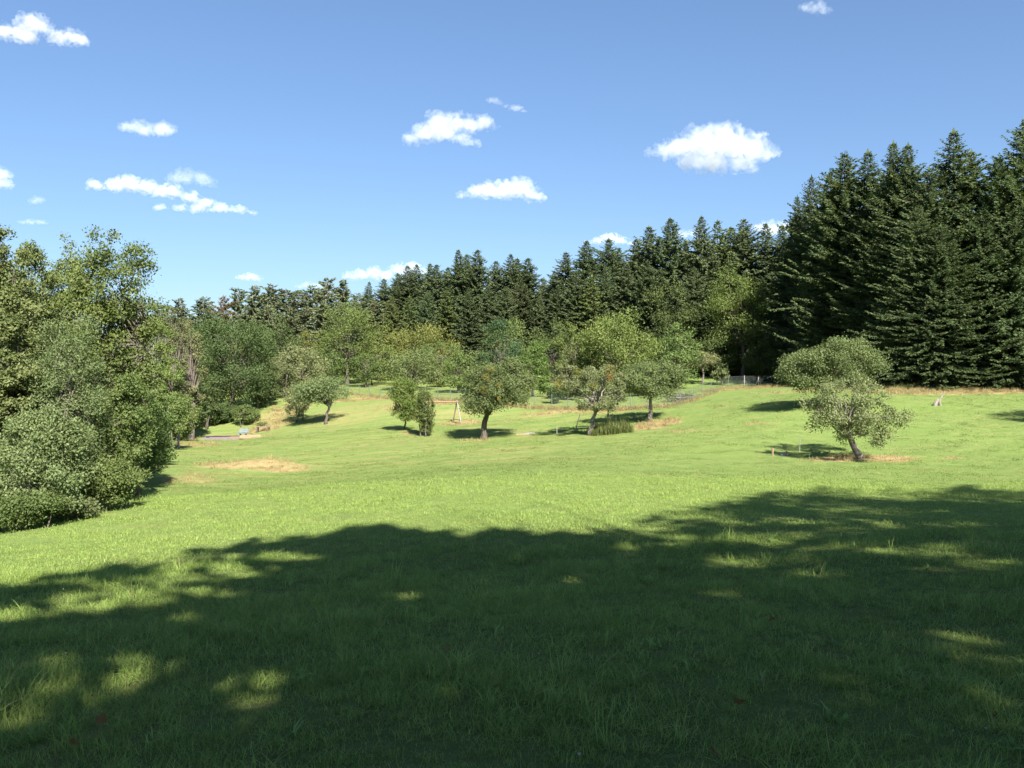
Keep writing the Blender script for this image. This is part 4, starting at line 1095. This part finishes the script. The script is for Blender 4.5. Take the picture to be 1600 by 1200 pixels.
# fallen leaves
M['dead_leaf'] = rough_mat('dead_leaf', (0.24, 0.15, 0.06), (0.34, 0.22, 0.09), 20, 0.2)
FL = [(1207, 972, 'orange fallen leaf in the grass right of the middle'), (1150, 922, 'yellow orange fallen leaf in the sun fleck on the right'), (1115, 1182, 'reddish fallen leaf at the bottom of the picture right of the middle'),
      (1155, 1102, 'brown fallen leaf in the shade below the orange one'), (115, 1168, 'reddish brown fallen leaf in the bottom left corner'), (158, 1127, 'pale curled fallen leaf near the bottom left sun fleck'), (700, 1020, 'brown fallen leaf in the middle of the shade')]
for k, (px, py, lab) in enumerate(FL):
    lo, hi = 2.0, 20.0
    for _ in range(40):
        d = (lo + hi) / 2
        gg = gp(px, d)
        if HY + (EYE - gg[2] - 0.07) / d * F > py: lo = d
        else: hi = d
    bm = bmesh.new()
    r = np.random.default_rng(k)
    L = 0.055
    rows = []
    for u, ww in ((0, 0.05), (0.25, 0.42), (0.5, 0.5), (0.75, 0.32), (1.0, 0.02)):
        z = 0.25 * L * math.sin(u * 3)
        rows.append([bm.verts.new((L * (u - 0.5), sg * ww * L, z + abs(sg) * 0.18 * L)) for sg in (-1, 0, 1)])
    for a_, b_ in zip(rows, rows[1:]):
        for q in range(2): bm.faces.new((a_[q], a_[q + 1], b_[q + 1], b_[q]))
    bmesh.ops.solidify(bm, geom=bm.faces[:], thickness=0.0012)
    me = bpy.data.meshes.new('fallen_leaf'); bm.to_mesh(me); bm.free()
    me.materials.append(M['dead_leaf'])
    o = link('fallen_leaf', me, loc=(gg[0], gg[1], gg[2] + 0.075))
    o.rotation_euler = (-0.7 + r.normal(0, 0.2), r.normal(0, 0.3), r.uniform(0, 6))
    tag(o, lab, 'leaf', 'fallen leaves in the near grass')

# ---------------------------------------------------------------- wire fence round the orchard
M['post_wood'] = rough_mat('post_wood', (0.17, 0.155, 0.135), (0.28, 0.26, 0.22), 10, 0.3, stretch=(3, 3, 0.5))
M['post_green'] = rough_mat('post_green', (0.075, 0.10, 0.085), (0.13, 0.165, 0.145), 10, 0.1, 0.6)
M['wire'] = rough_mat('wire', (0.06, 0.075, 0.07), (0.09, 0.11, 0.10), 10, 0.0, 0.6)


def fence(posts, label, hgt=1.35, thick=()):
    c0 = gp(*posts[0])
    e = empty('wire_fence', c0)
    tag(e, label, 'fence')
    P3 = [gp(*p) - c0 for p in posts]
    pm = {}
    for i, p in enumerate(P3):
        mb = MB()
        r = 0.055 if i in thick else 0.032
        mb.tube([p + (0, 0, -0.3), p + (0.01, 0, hgt + 0.08)], r, 8)
        o = mb.build('post', M['post_wood' if i in thick else 'post_green'], e)
        if i in thick:
            b = MB()
            for sg in (-1, 1): b.tube([p + (sg * 0.6, 0, -0.05), p + (sg * 0.05, 0, hgt * 0.62)], 0.025, 6)
            b.build('brace', M['post_green'], e)
    for a_, b_ in zip(P3, P3[1:]):
        mb = MB()
        L = np.linalg.norm((b_ - a_)[:2]); nv = max(2, int(L / 0.075)); dv = (b_ - a_) / L
        w = 0.0035
        # woven wires: two diagonal families, each a thin square bar
        for sg in (-1, 1):
            for k in range(-int(hgt / 0.075), nv):
                u0, u1 = k * 0.075, k * 0.075 + hgt
                z0, z1 = 0.0, hgt
                if u0 < 0: z0 = -u0; u0 = 0
                if u1 > L: z1 = hgt - (u1 - L); u1 = L
                if u1 - u0 < 0.02: continue
                if sg < 0: z0, z1 = hgt - z0, hgt - z1
                q0 = a_ + dv * u0 + np.array([0, 0, z0]); q1 = a_ + dv * u1 + np.array([0, 0, z1])
                nrm = np.array([0, w, 0]); sdv = np.array([0, 0, w])
                mb.add([q0 - sdv, q0 + nrm, q0 + sdv, q1 - sdv, q1 + nrm, q1 + sdv], [(0, 1, 4, 3), (1, 2, 5, 4), (2, 0, 3, 5)])
        for z in (0.03, hgt * 0.5, hgt): mb.tube([a_ + (0, 0, z), b_ + (0, 0, z)], 0.006, 4)
        mb.build('wire_netting', M['wire'], e)


fence([(1245, 98), (1214, 98), (1185, 98), (1163, 98), (1138, 96.5), (1111, 88), (1097, 83), (1084, 78), (1063, 75), (1043, 73.5)], 'wire fence running from the dark firs down to the forked apple tree', thick=(2, 3))
fence([(1043, 73.5), (1012, 74), (985, 75), (955, 76), (925, 77), (887, 78), (862, 79), (835, 81), (806, 82.5), (780, 84), (752, 85), (727, 86), (704, 87), (684, 88.5), (664, 90), (645, 91.5), (627, 93), (610, 95), (594, 97), (577, 99), (561, 101), (545, 103), (525, 105), (500, 107)],
      'long wire fence along the orchard behind the meadow apple trees')

# ---------------------------------------------------------------- swing frame
M['timber'] = rough_mat('timber', (0.13, 0.095, 0.065), (0.22, 0.165, 0.12), 8, 0.3, stretch=(0.6, 3, 3))
M['timber_red'] = rough_mat('timber_red', (0.17, 0.10, 0.065), (0.27, 0.165, 0.105), 8, 0.3, stretch=(0.6, 3, 3))
M['timber_grey'] = rough_mat('timber_grey', (0.10, 0.09, 0.08), (0.20, 0.18, 0.16), 8, 0.3, stretch=(0.5, 4, 4))
M['timber_pale'] = rough_mat('timber_pale', (0.19, 0.145, 0.082), (0.26, 0.205, 0.12), 6, 0.2, stretch=(0.5, 4, 4))
M['timber_dark'] = rough_mat('timber_dark', (0.05, 0.042, 0.035), (0.13, 0.11, 0.09), 8, 0.3)
g0 = gp(714, 76)
e = tag(empty('swing_frame', g0), 'wooden swing frame with a reddish top beam beside the narrow shrub', 'swing')
zt = EYE + (HY - 628) / F * 76 - g0[2]
mb = MB(); mb.tube([(-3.0, 0, zt), (0.25, 0, zt)], 0.075, 8); mb.build('top_beam', M['timber_red'], e)
for bx in (-2.8, 0.0):
    gz = [H(g0[0] + bx - .42, g0[1] + .7)[0] - g0[2], H(g0[0] + bx + .45, g0[1] - .7)[0] - g0[2]]
    mb = MB(); mb.tube([(bx - 0.42, 0.7, gz[0] - 0.1), (bx, 0.06, zt + 0.1)], 0.06, 8); mb.build('leg', M['timber'], e)
    mb = MB(); mb.tube([(bx + 0.45, -0.7, gz[1] - 0.1), (bx, -0.06, zt + 0.1)], 0.06, 8); mb.build('leg', M['post_wood'], e)
    mb = MB(); mb.tube([(bx - 0.40, 0.66, gz[0] + 0.35), (bx + 0.38, -0.62, gz[1] + 0.35)], 0.045, 6); mb.build('cross_bar', M['timber'], e)

# ---------------------------------------------------------------- scrap timber on the grass
rng2 = np.random.default_rng(4)


def sit(px, d, dz=0.0):
    q = gp(px, d); q[2] += dz
    return q


def slab(name, px, d, size, rz, mat, label, cat, dz=0.0, rx=0.0, ry=0.0, group=None, bevel=0.006):
    q = sit(px, d, dz + size[2] / 2)
    bm = bmesh.new()
    bmesh.ops.create_cube(bm, size=1)
    bmesh.ops.scale(bm, vec=size, verts=bm.verts)
    bmesh.ops.subdivide_edges(bm, edges=[ed for ed in bm.edges if abs((ed.verts[0].co - ed.verts[1].co).x) > size[0] * 0.9], cuts=6)
    for v in bm.verts: v.co += Vector(rng2.normal(0, 0.006, 3)) + Vector((0, 0, 0.02 * math.sin(v.co.x * 1.3 + px)))
    me = bpy.data.meshes.new(name); bm.to_mesh(me); bm.free()
    me.materials.append(mat)
    o = link(name, me, loc=q)
    o.rotation_euler = (rx, ry, rz)
    if label: tag(o, label, cat, group)
    return o


M['blue'] = rough_mat('blue_sheet', (0.014, 0.020, 0.055), (0.022, 0.03, 0.075), 3, 0.15, 0.6)
M['sky_blue'] = rough_mat('sky_blue_paint', (0.11, 0.155, 0.17), (0.15, 0.20, 0.215), 3, 0.1, 0.6)
M['white_paint'] = rough_mat('white_paint', (0.15, 0.15, 0.14), (0.22, 0.22, 0.20), 5, 0.15, 0.6)
slab('timber_beam', 351, 79.0, (4.1, 0.22, 0.30), 0.04, M['timber_grey'], 'long weathered grey beam at the front of the scrap timber', 'beam')
slab('timber_beam', 358, 79.6, (3.6, 0.22, 0.32), 0.10, M['timber_red'], 'reddish brown beam lying behind the grey front beam', 'beam', dz=0.02)
slab('timber_beam', 372, 80.4, (2.6, 0.20, 0.22), 0.02, M['timber_dark'], 'short dark beam at the back right of the scrap timber', 'beam', dz=0.12)
slab('timber_beam', 334, 80.4, (1.2, 0.25, 0.30), 0.5, M['timber_dark'], 'dark stub of beam at the left end of the scrap timber', 'beam')
slab('blue_tarpaulin', 341, 80.0, (2.3, 0.40, 0.09), 0.08, M['blue'], 'dark blue sheet lying on the left half of the scrap timber', 'sheet', dz=0.30, rx=0.45)
slab('white_board', 384, 80.0, (0.9, 0.30, 0.08), 0.5, M['white_paint'], 'white board end in front of the pale blue bench', 'board', dz=0.18, ry=-0.25)
slab('plywood_sheet', 391, 78.9, (1.9, 0.8, 0.04), 0.30, M['timber_pale'], 'pale plywood sheet leaning at the right end of the scrap timber', 'board', dz=0.12, rx=0.35)
slab('timber_plank', 386, 78.3, (1.5, 0.12, 0.06), 0.28, M['timber_red'], 'narrow red brown plank at the front edge of the plywood sheet', 'plank', dz=0.02)
slab('timber_plank', 404, 79.0, (1.3, 0.22, 0.05), 0.35, M['timber_pale'], 'pale plank on the grass right of the plywood sheet', 'plank', dz=0.02)
slab('timber_plank', 414, 79.6, (0.7, 0.25, 0.05), 0.1, M['timber'], 'short tan plank farthest right of the scrap timber', 'plank', dz=0.02)


def bench(px, d, L, rz, mat, label, back):
    q = sit(px, d)
    e = tag(empty('bench', q, rz), label, 'bench')
    for k in range(2):
        mb = MB(); mb.box((0, -0.13 + 0.27 * k, 0.46), (L, 0.24, 0.06)); mb.build('seat_board', mat, e)
    if back:
        for k in range(2):
            mb = MB(); mb.box((0, 0.34 + 0.05 * k, 0.60 + 0.17 * k), (L, 0.04, 0.14), rx=-0.2); mb.build('back_board', mat, e)
    for sx in (-1, 1):
        mb = MB(); mb.box((sx * (L / 2 - 0.2), 0, 0.21), (0.10, 0.42, 0.44)); mb.build('leg', M['timber_dark'] if not back else M['white_paint'], e)
        if back:
            mb = MB(); mb.box((sx * (L / 2 - 0.2), 0.31, 0.64), (0.07, 0.05, 0.62), rx=-0.2); mb.build('back_support', M['white_paint'], e)


bench(379, 81.6, 0.95, -0.06, M['sky_blue'], 'pale blue bench standing behind the scrap timber', True)
bench(411, 84.0, 1.5, -0.05, M['timber'], 'low brown bench on the grass right of the scrap timber', False)

# ---------------------------------------------------------------- small things
e = sit(1467, 62)
mb = MB()
mb.tube([e + (-0.30, 0, -0.1), e + (-0.16, 0.02, 0.25), e + (0.02, 0, 0.48), e + (0.10, 0, 0.62)], [0.17, 0.14, 0.10, 0.03], 8)
t_ = tag(empty('dead_stump', e), 'splintered pale stump with a leaning branch on the right meadow', 'stump')
mb2 = MB(); mb2.tube([np.array((-0.30, 0, -0.1)), np.array((-0.2, 0.02, 0.22)), np.array((-0.06, 0, 0.40)), np.array((-0.02, 0.02, 0.52))], [0.16, 0.14, 0.10, 0.02], 8)
mb2.build('stump', M['bark_pale'], t_)
mb2 = MB(); mb2.tube([np.array((0.10, 0.05, 0.0)), np.array((0.02, 0, 0.35)), np.array((0.22, 0, 0.70)), np.array((0.48, 0, 1.05))], [0.13, 0.10, 0.06, 0.01], 7)
mb2.build('branch', M['bark_pale'], t_)


def stake(px, d, h, mat, label, r=0.03, lean=0.0):
    q = sit(px, d)
    mb = MB(); mb.tube([(0, 0, -0.2), (lean * 0.5 + 0.01, 0, h * 0.5), (lean, 0, h)], [r, r * 0.95, r * 0.8], 7)
    o = mb.build('stake', mat, None, q)
    tag(o, label, 'stake')


stake(1249, 45.2, 0.85, M['post_wood'], 'thin pale stake in the shade left of the leaning apple tree', 0.02, 0.04)
stake(870, 61.5, 0.75, M['post_wood'], 'thin stake in the tree shadow left of the mistletoe tree', 0.03)
stake(899, 66, 1.25, M['bark_pale'], 'leaning pale pole behind the mistletoe tree', 0.04, 0.4)
stake(279, 64, 2.2, M['white_paint'], 'pale upright stake at the edge of the left wood', 0.10)
stake(1207, 44, 0.42, rough_mat('terracotta', (0.16, 0.11, 0.08), (0.24, 0.17, 0.12), 9, 0.2), 'short reddish stake in the shadow tip of the leaning apple tree', 0.06)
stake(1229, 44, 0.26, rough_mat('brown_red', (0.30, 0.12, 0.10), (0.4, 0.2, 0.16), 9, 0.2), 'shorter brown stake beside the blue bundle in the apple tree shadow', 0.05)
o = slab('blue_bundle', 1223, 44, (0.34, 0.16, 0.10), 0.2, rough_mat('cloth_blue', (0.06, 0.085, 0.12), (0.10, 0.13, 0.17), 9, 0.3), 'small blue bundle on the grass in the apple tree shadow', 'bundle')
slab('pale_board', 816, 64, (1.0, 0.25, 0.08), 0.15, rough_mat('pinkish_wood', (0.26, 0.18, 0.14), (0.34, 0.25, 0.2), 9, 0.2), 'small pinkish board at the shadow edge of the sturdy apple tree', 'board')
slab('pale_board', 829, 64.6, (0.7, 0.3, 0.10), -0.2, M['white_paint'], 'small white board in the shadow of the sturdy apple tree', 'board')
# brush heap behind the fence
q = sit(1062, 80)
e = tag(empty('brush_heap', q), 'heap of dark cut branches behind the fence by the forked apple tree', 'brush heap')
mb = MB()
for k in range(260):
    c = np.array([rng2.normal(0, 0.8), rng2.normal(0, 0.5), abs(rng2.normal(0.35, 0.3))])
    dv = rng2.normal(size=3) * (1, 1, 0.35); dv /= np.linalg.norm(dv)
    L = rng2.uniform(0.4, 1.1)
    mb.tube([c - dv * L / 2, c + rng2.normal(0, 0.05, 3), c + dv * L / 2], [0.02, 0.016, 0.006], 4, cap=False)
tag(mb.build('branches', M['bark_dark'], e), kind='stuff')
mb = MB(); mb.tube([(-1.1, -1.0, 0.42), (0.2, -1.05, 0.36), (1.2, -0.9, 0.46)], [0.05, 0.045, 0.03], 7); mb.build('pole', M['bark_pale'], e)
# storage tank half hidden behind the olive bush tree
q = sit(431, 112)
e = tag(empty('storage_tank', q), 'pale green box-shaped tank half hidden behind the greyish olive bush tree', 'tank')
zz = EYE + (HY - 591) / F * 112 - q[2]
bm = bmesh.new(); bmesh.ops.create_cube(bm, size=1); bmesh.ops.scale(bm, vec=(1.9, 1.2, 1.0), verts=bm.verts); bmesh.ops.bevel(bm, geom=bm.edges[:], offset=0.22, segments=4, affect='EDGES')
me = bpy.data.meshes.new('tank'); bm.to_mesh(me); bm.free(); me.materials.append(rough_mat('tank_green', (0.16, 0.20, 0.16), (0.22, 0.26, 0.21), 3, 0.05, 0.5))
link('tank', me, e, (0, 0, max(zz, 0.6)))
mb = MB()
for sx in (-0.7, 0.7):
    for sy in (-0.4, 0.4): mb.box((sx, sy, (zz - 0.45) / 2), (0.12, 0.12, max(zz - 0.45, 0.1)))
mb.build('stand', M['timber'], e)

# ---------------------------------------------------------------- clouds: real puffs of scattering vapour, far away at cloud height
def cloud_mat(name, sig, med=None):
    m, t = nt(name)
    v = N(t, 'ShaderNodeVolumeScatter')
    v.inputs['Color'].default_value = (0.80, 0.83, 0.88, 1)
    v.inputs['Density'].default_value = sig
    v.inputs['Anisotropy'].default_value = 0.0
    if med:
        tc = N(t, 'ShaderNodeTexCoord')
        n1 = noise(t, 1.1 / med, 5, 0.62, tc.outputs['Object'], 0.6)
        t.links.new(math_n(t, 'MULTIPLY', ramp(t, n1, 0.44, 0.66), sig), v.inputs['Density'])
    o = N(t, 'ShaderNodeOutputMaterial')
    t.links.new(v.outputs[0], o.inputs['Volume'])
    return m


tex1 = bpy.data.textures.new('puff_large', 'CLOUDS'); tex1.noise_scale = 1.0; tex1.noise_depth = 3
tex2 = bpy.data.textures.new('puff_small', 'CLOUDS'); tex2.noise_scale = 0.28; tex2.noise_depth = 4
CLOUDS = [
    ('long white cloud cut by the upper left corner', 3.0, [(5, 50, 15), (30, 50, 16), (62, 47, 18), (85, 58, 13), (112, 58, 13), (125, 66, 7), (45, 58, 13), (-15, 52, 16)]),
    ('small oblong cloud below the upper left cloud', 2.0, [(198, 200, 10), (215, 199, 12), (232, 204, 11), (250, 205, 11), (263, 206, 12)]),
    ('long stretched white cloud above the left wood', 3.0, [(152, 292, 8), (175, 289, 13), (198, 287, 15), (222, 291, 13), (245, 299, 11), (270, 302, 13), (295, 308, 11), (320, 318, 9), (345, 326, 9), (375, 330, 7), (395, 333, 4), (250, 325, 6), (280, 325, 7), (310, 327, 8)]),
    ('faint cloud resting on the long stretched cloud', 1.2, [(272, 279, 9), (292, 277, 12), (312, 280, 12), (322, 285, 8)]),
    ('small white cloud at the left edge above the trees', 2.5, [(3, 274, 12), (5, 290, 9), (-12, 282, 14)]),
    ('ragged white cloud in the upper middle of the sky', 2.6, [(645, 217, 11), (665, 210, 17), (685, 192, 18), (690, 208, 19), (712, 195, 17), (720, 218, 12), (735, 196, 15), (755, 191, 12), (765, 198, 7), (732, 223, 8)]),
    ('faint wisp of cloud above the ragged middle cloud', 0.8, [(770, 158, 5), (778, 161, 4), (790, 166, 3), (806, 170, 6), (818, 174, 3)]),
    ('compact flat bottomed cloud in the middle of the sky', 3.2, [(725, 305, 6), (745, 300, 12), (765, 297, 16), (790, 297, 17), (812, 297, 17), (828, 303, 12), (838, 310, 6)]),
    ('largest white cloud, left of the tall firs', 3.2, [(1020, 241, 7), (1042, 237, 16), (1065, 232, 22), (1095, 232, 29), (1125, 228, 30), (1150, 233, 29), (1175, 240, 24), (1200, 242, 12), (1211, 237, 6), (1120, 252, 24), (1080, 252, 18), (1160, 256, 18)]),
    ('tiny puff at the upper right of the largest cloud', 1.4, [(1186, 212, 5), (1191, 211, 5)]),
    ('pale little cloud at the top edge on the right', 1.0, [(1262, 13, 8), (1275, 14, 10), (1287, 17, 7)]),
    ('low white cloud behind the spruces left of the middle', 3.0, [(548, 432, 7), (565, 430, 10), (585, 428, 11), (605, 430, 10), (625, 421, 12), (645, 421, 11), (660, 425, 8), (640, 435, 10)]),
    ('little white cloud low above the left pines', 2.0, [(378, 434, 5), (390, 433, 7), (402, 436, 4)]),
    ('faint flat cloud just above the pines', 1.0, [(468, 448, 4), (480, 446, 6), (495, 447, 6), (508, 450, 4)]),
    ('low cloud over the middle spruces', 2.4, [(918, 379, 4), (935, 377, 7), (952, 374, 9), (970, 377, 7), (985, 381, 4)]),
    ('white cloud half hidden behind the tall right firs', 3.0, [(1185, 358, 7), (1205, 358, 13), (1225, 358, 12), (1242, 362, 9)]),
    ('scrap of cloud between two high spruces', 1.6, [(1068, 366, 7), (1080, 366, 6)]),
    ('faint spot of cloud left above the wood', 0.7, [(53, 315, 5), (62, 314, 6)]),
    ('faint flat streak of cloud low at the left', 0.8, [(36, 348, 4), (48, 347, 5), (60, 347, 5), (70, 349, 3)])]
rc = np.random.default_rng(21)
for ci, (lab, od, blobs) in enumerate(CLOUDS):
    b = np.array(blobs, float)
    low = (b[:, 1] + b[:, 2] * 0.55).max()
    D = 650.0 / max((HY - low) / F, 0.08)
    s = D / F
    c0 = ray(b[:, 0].mean(), b[:, 1].mean(), D)
    med = float(np.median(b[:, 2])) * s
    e = tag(empty('cloud', c0), lab, 'cloud', 'fair weather clouds')
    dy = rc.normal(0, 0.5, len(b))
    for part, grow, dens, st1, st2 in (('core', 0.72, 0.20, 0.8, 0.35), ('veil', 1.20, 0.30, 1.0, 0.4)):
        bm = bmesh.new()
        for (px, py, r), k in zip(b, dy):
            p = ray(px, py, D) - c0
            p[1] += k * r * s
            ret = bmesh.ops.create_icosphere(bm, subdivisions=2, radius=r * s * grow)
            for v in ret['verts']:
                v.co.x *= 1.9 if r < 10 else 1.25
                v.co.z *= 0.95 if v.co.z > 0 else 0.6
                v.co.y *= 1.2
                v.co += Vector(p)
        me = bpy.data.meshes.new(part); bm.to_mesh(me); bm.free()
        me.materials.append(cloud_mat('cloud_' + part, dens * od * 1.2 / (2 * med), med if part == 'veil' else None))
        o = link(part, me, e)
        rm = o.modifiers.new('union', 'REMESH'); rm.mode = 'VOXEL'; rm.voxel_size = max(1.1 * s, float(np.ptp(b[:, 0])) * s / 100)
        for tx, st in ((tex1, st1), (tex2, st2)):
            tt = tx.copy(); tt.noise_scale = tx.noise_scale * med
            dm = o.modifiers.new('puffs', 'DISPLACE'); dm.texture = tt; dm.texture_coords = 'LOCAL'; dm.strength = st * med * 1.6; dm.mid_level = 0.5
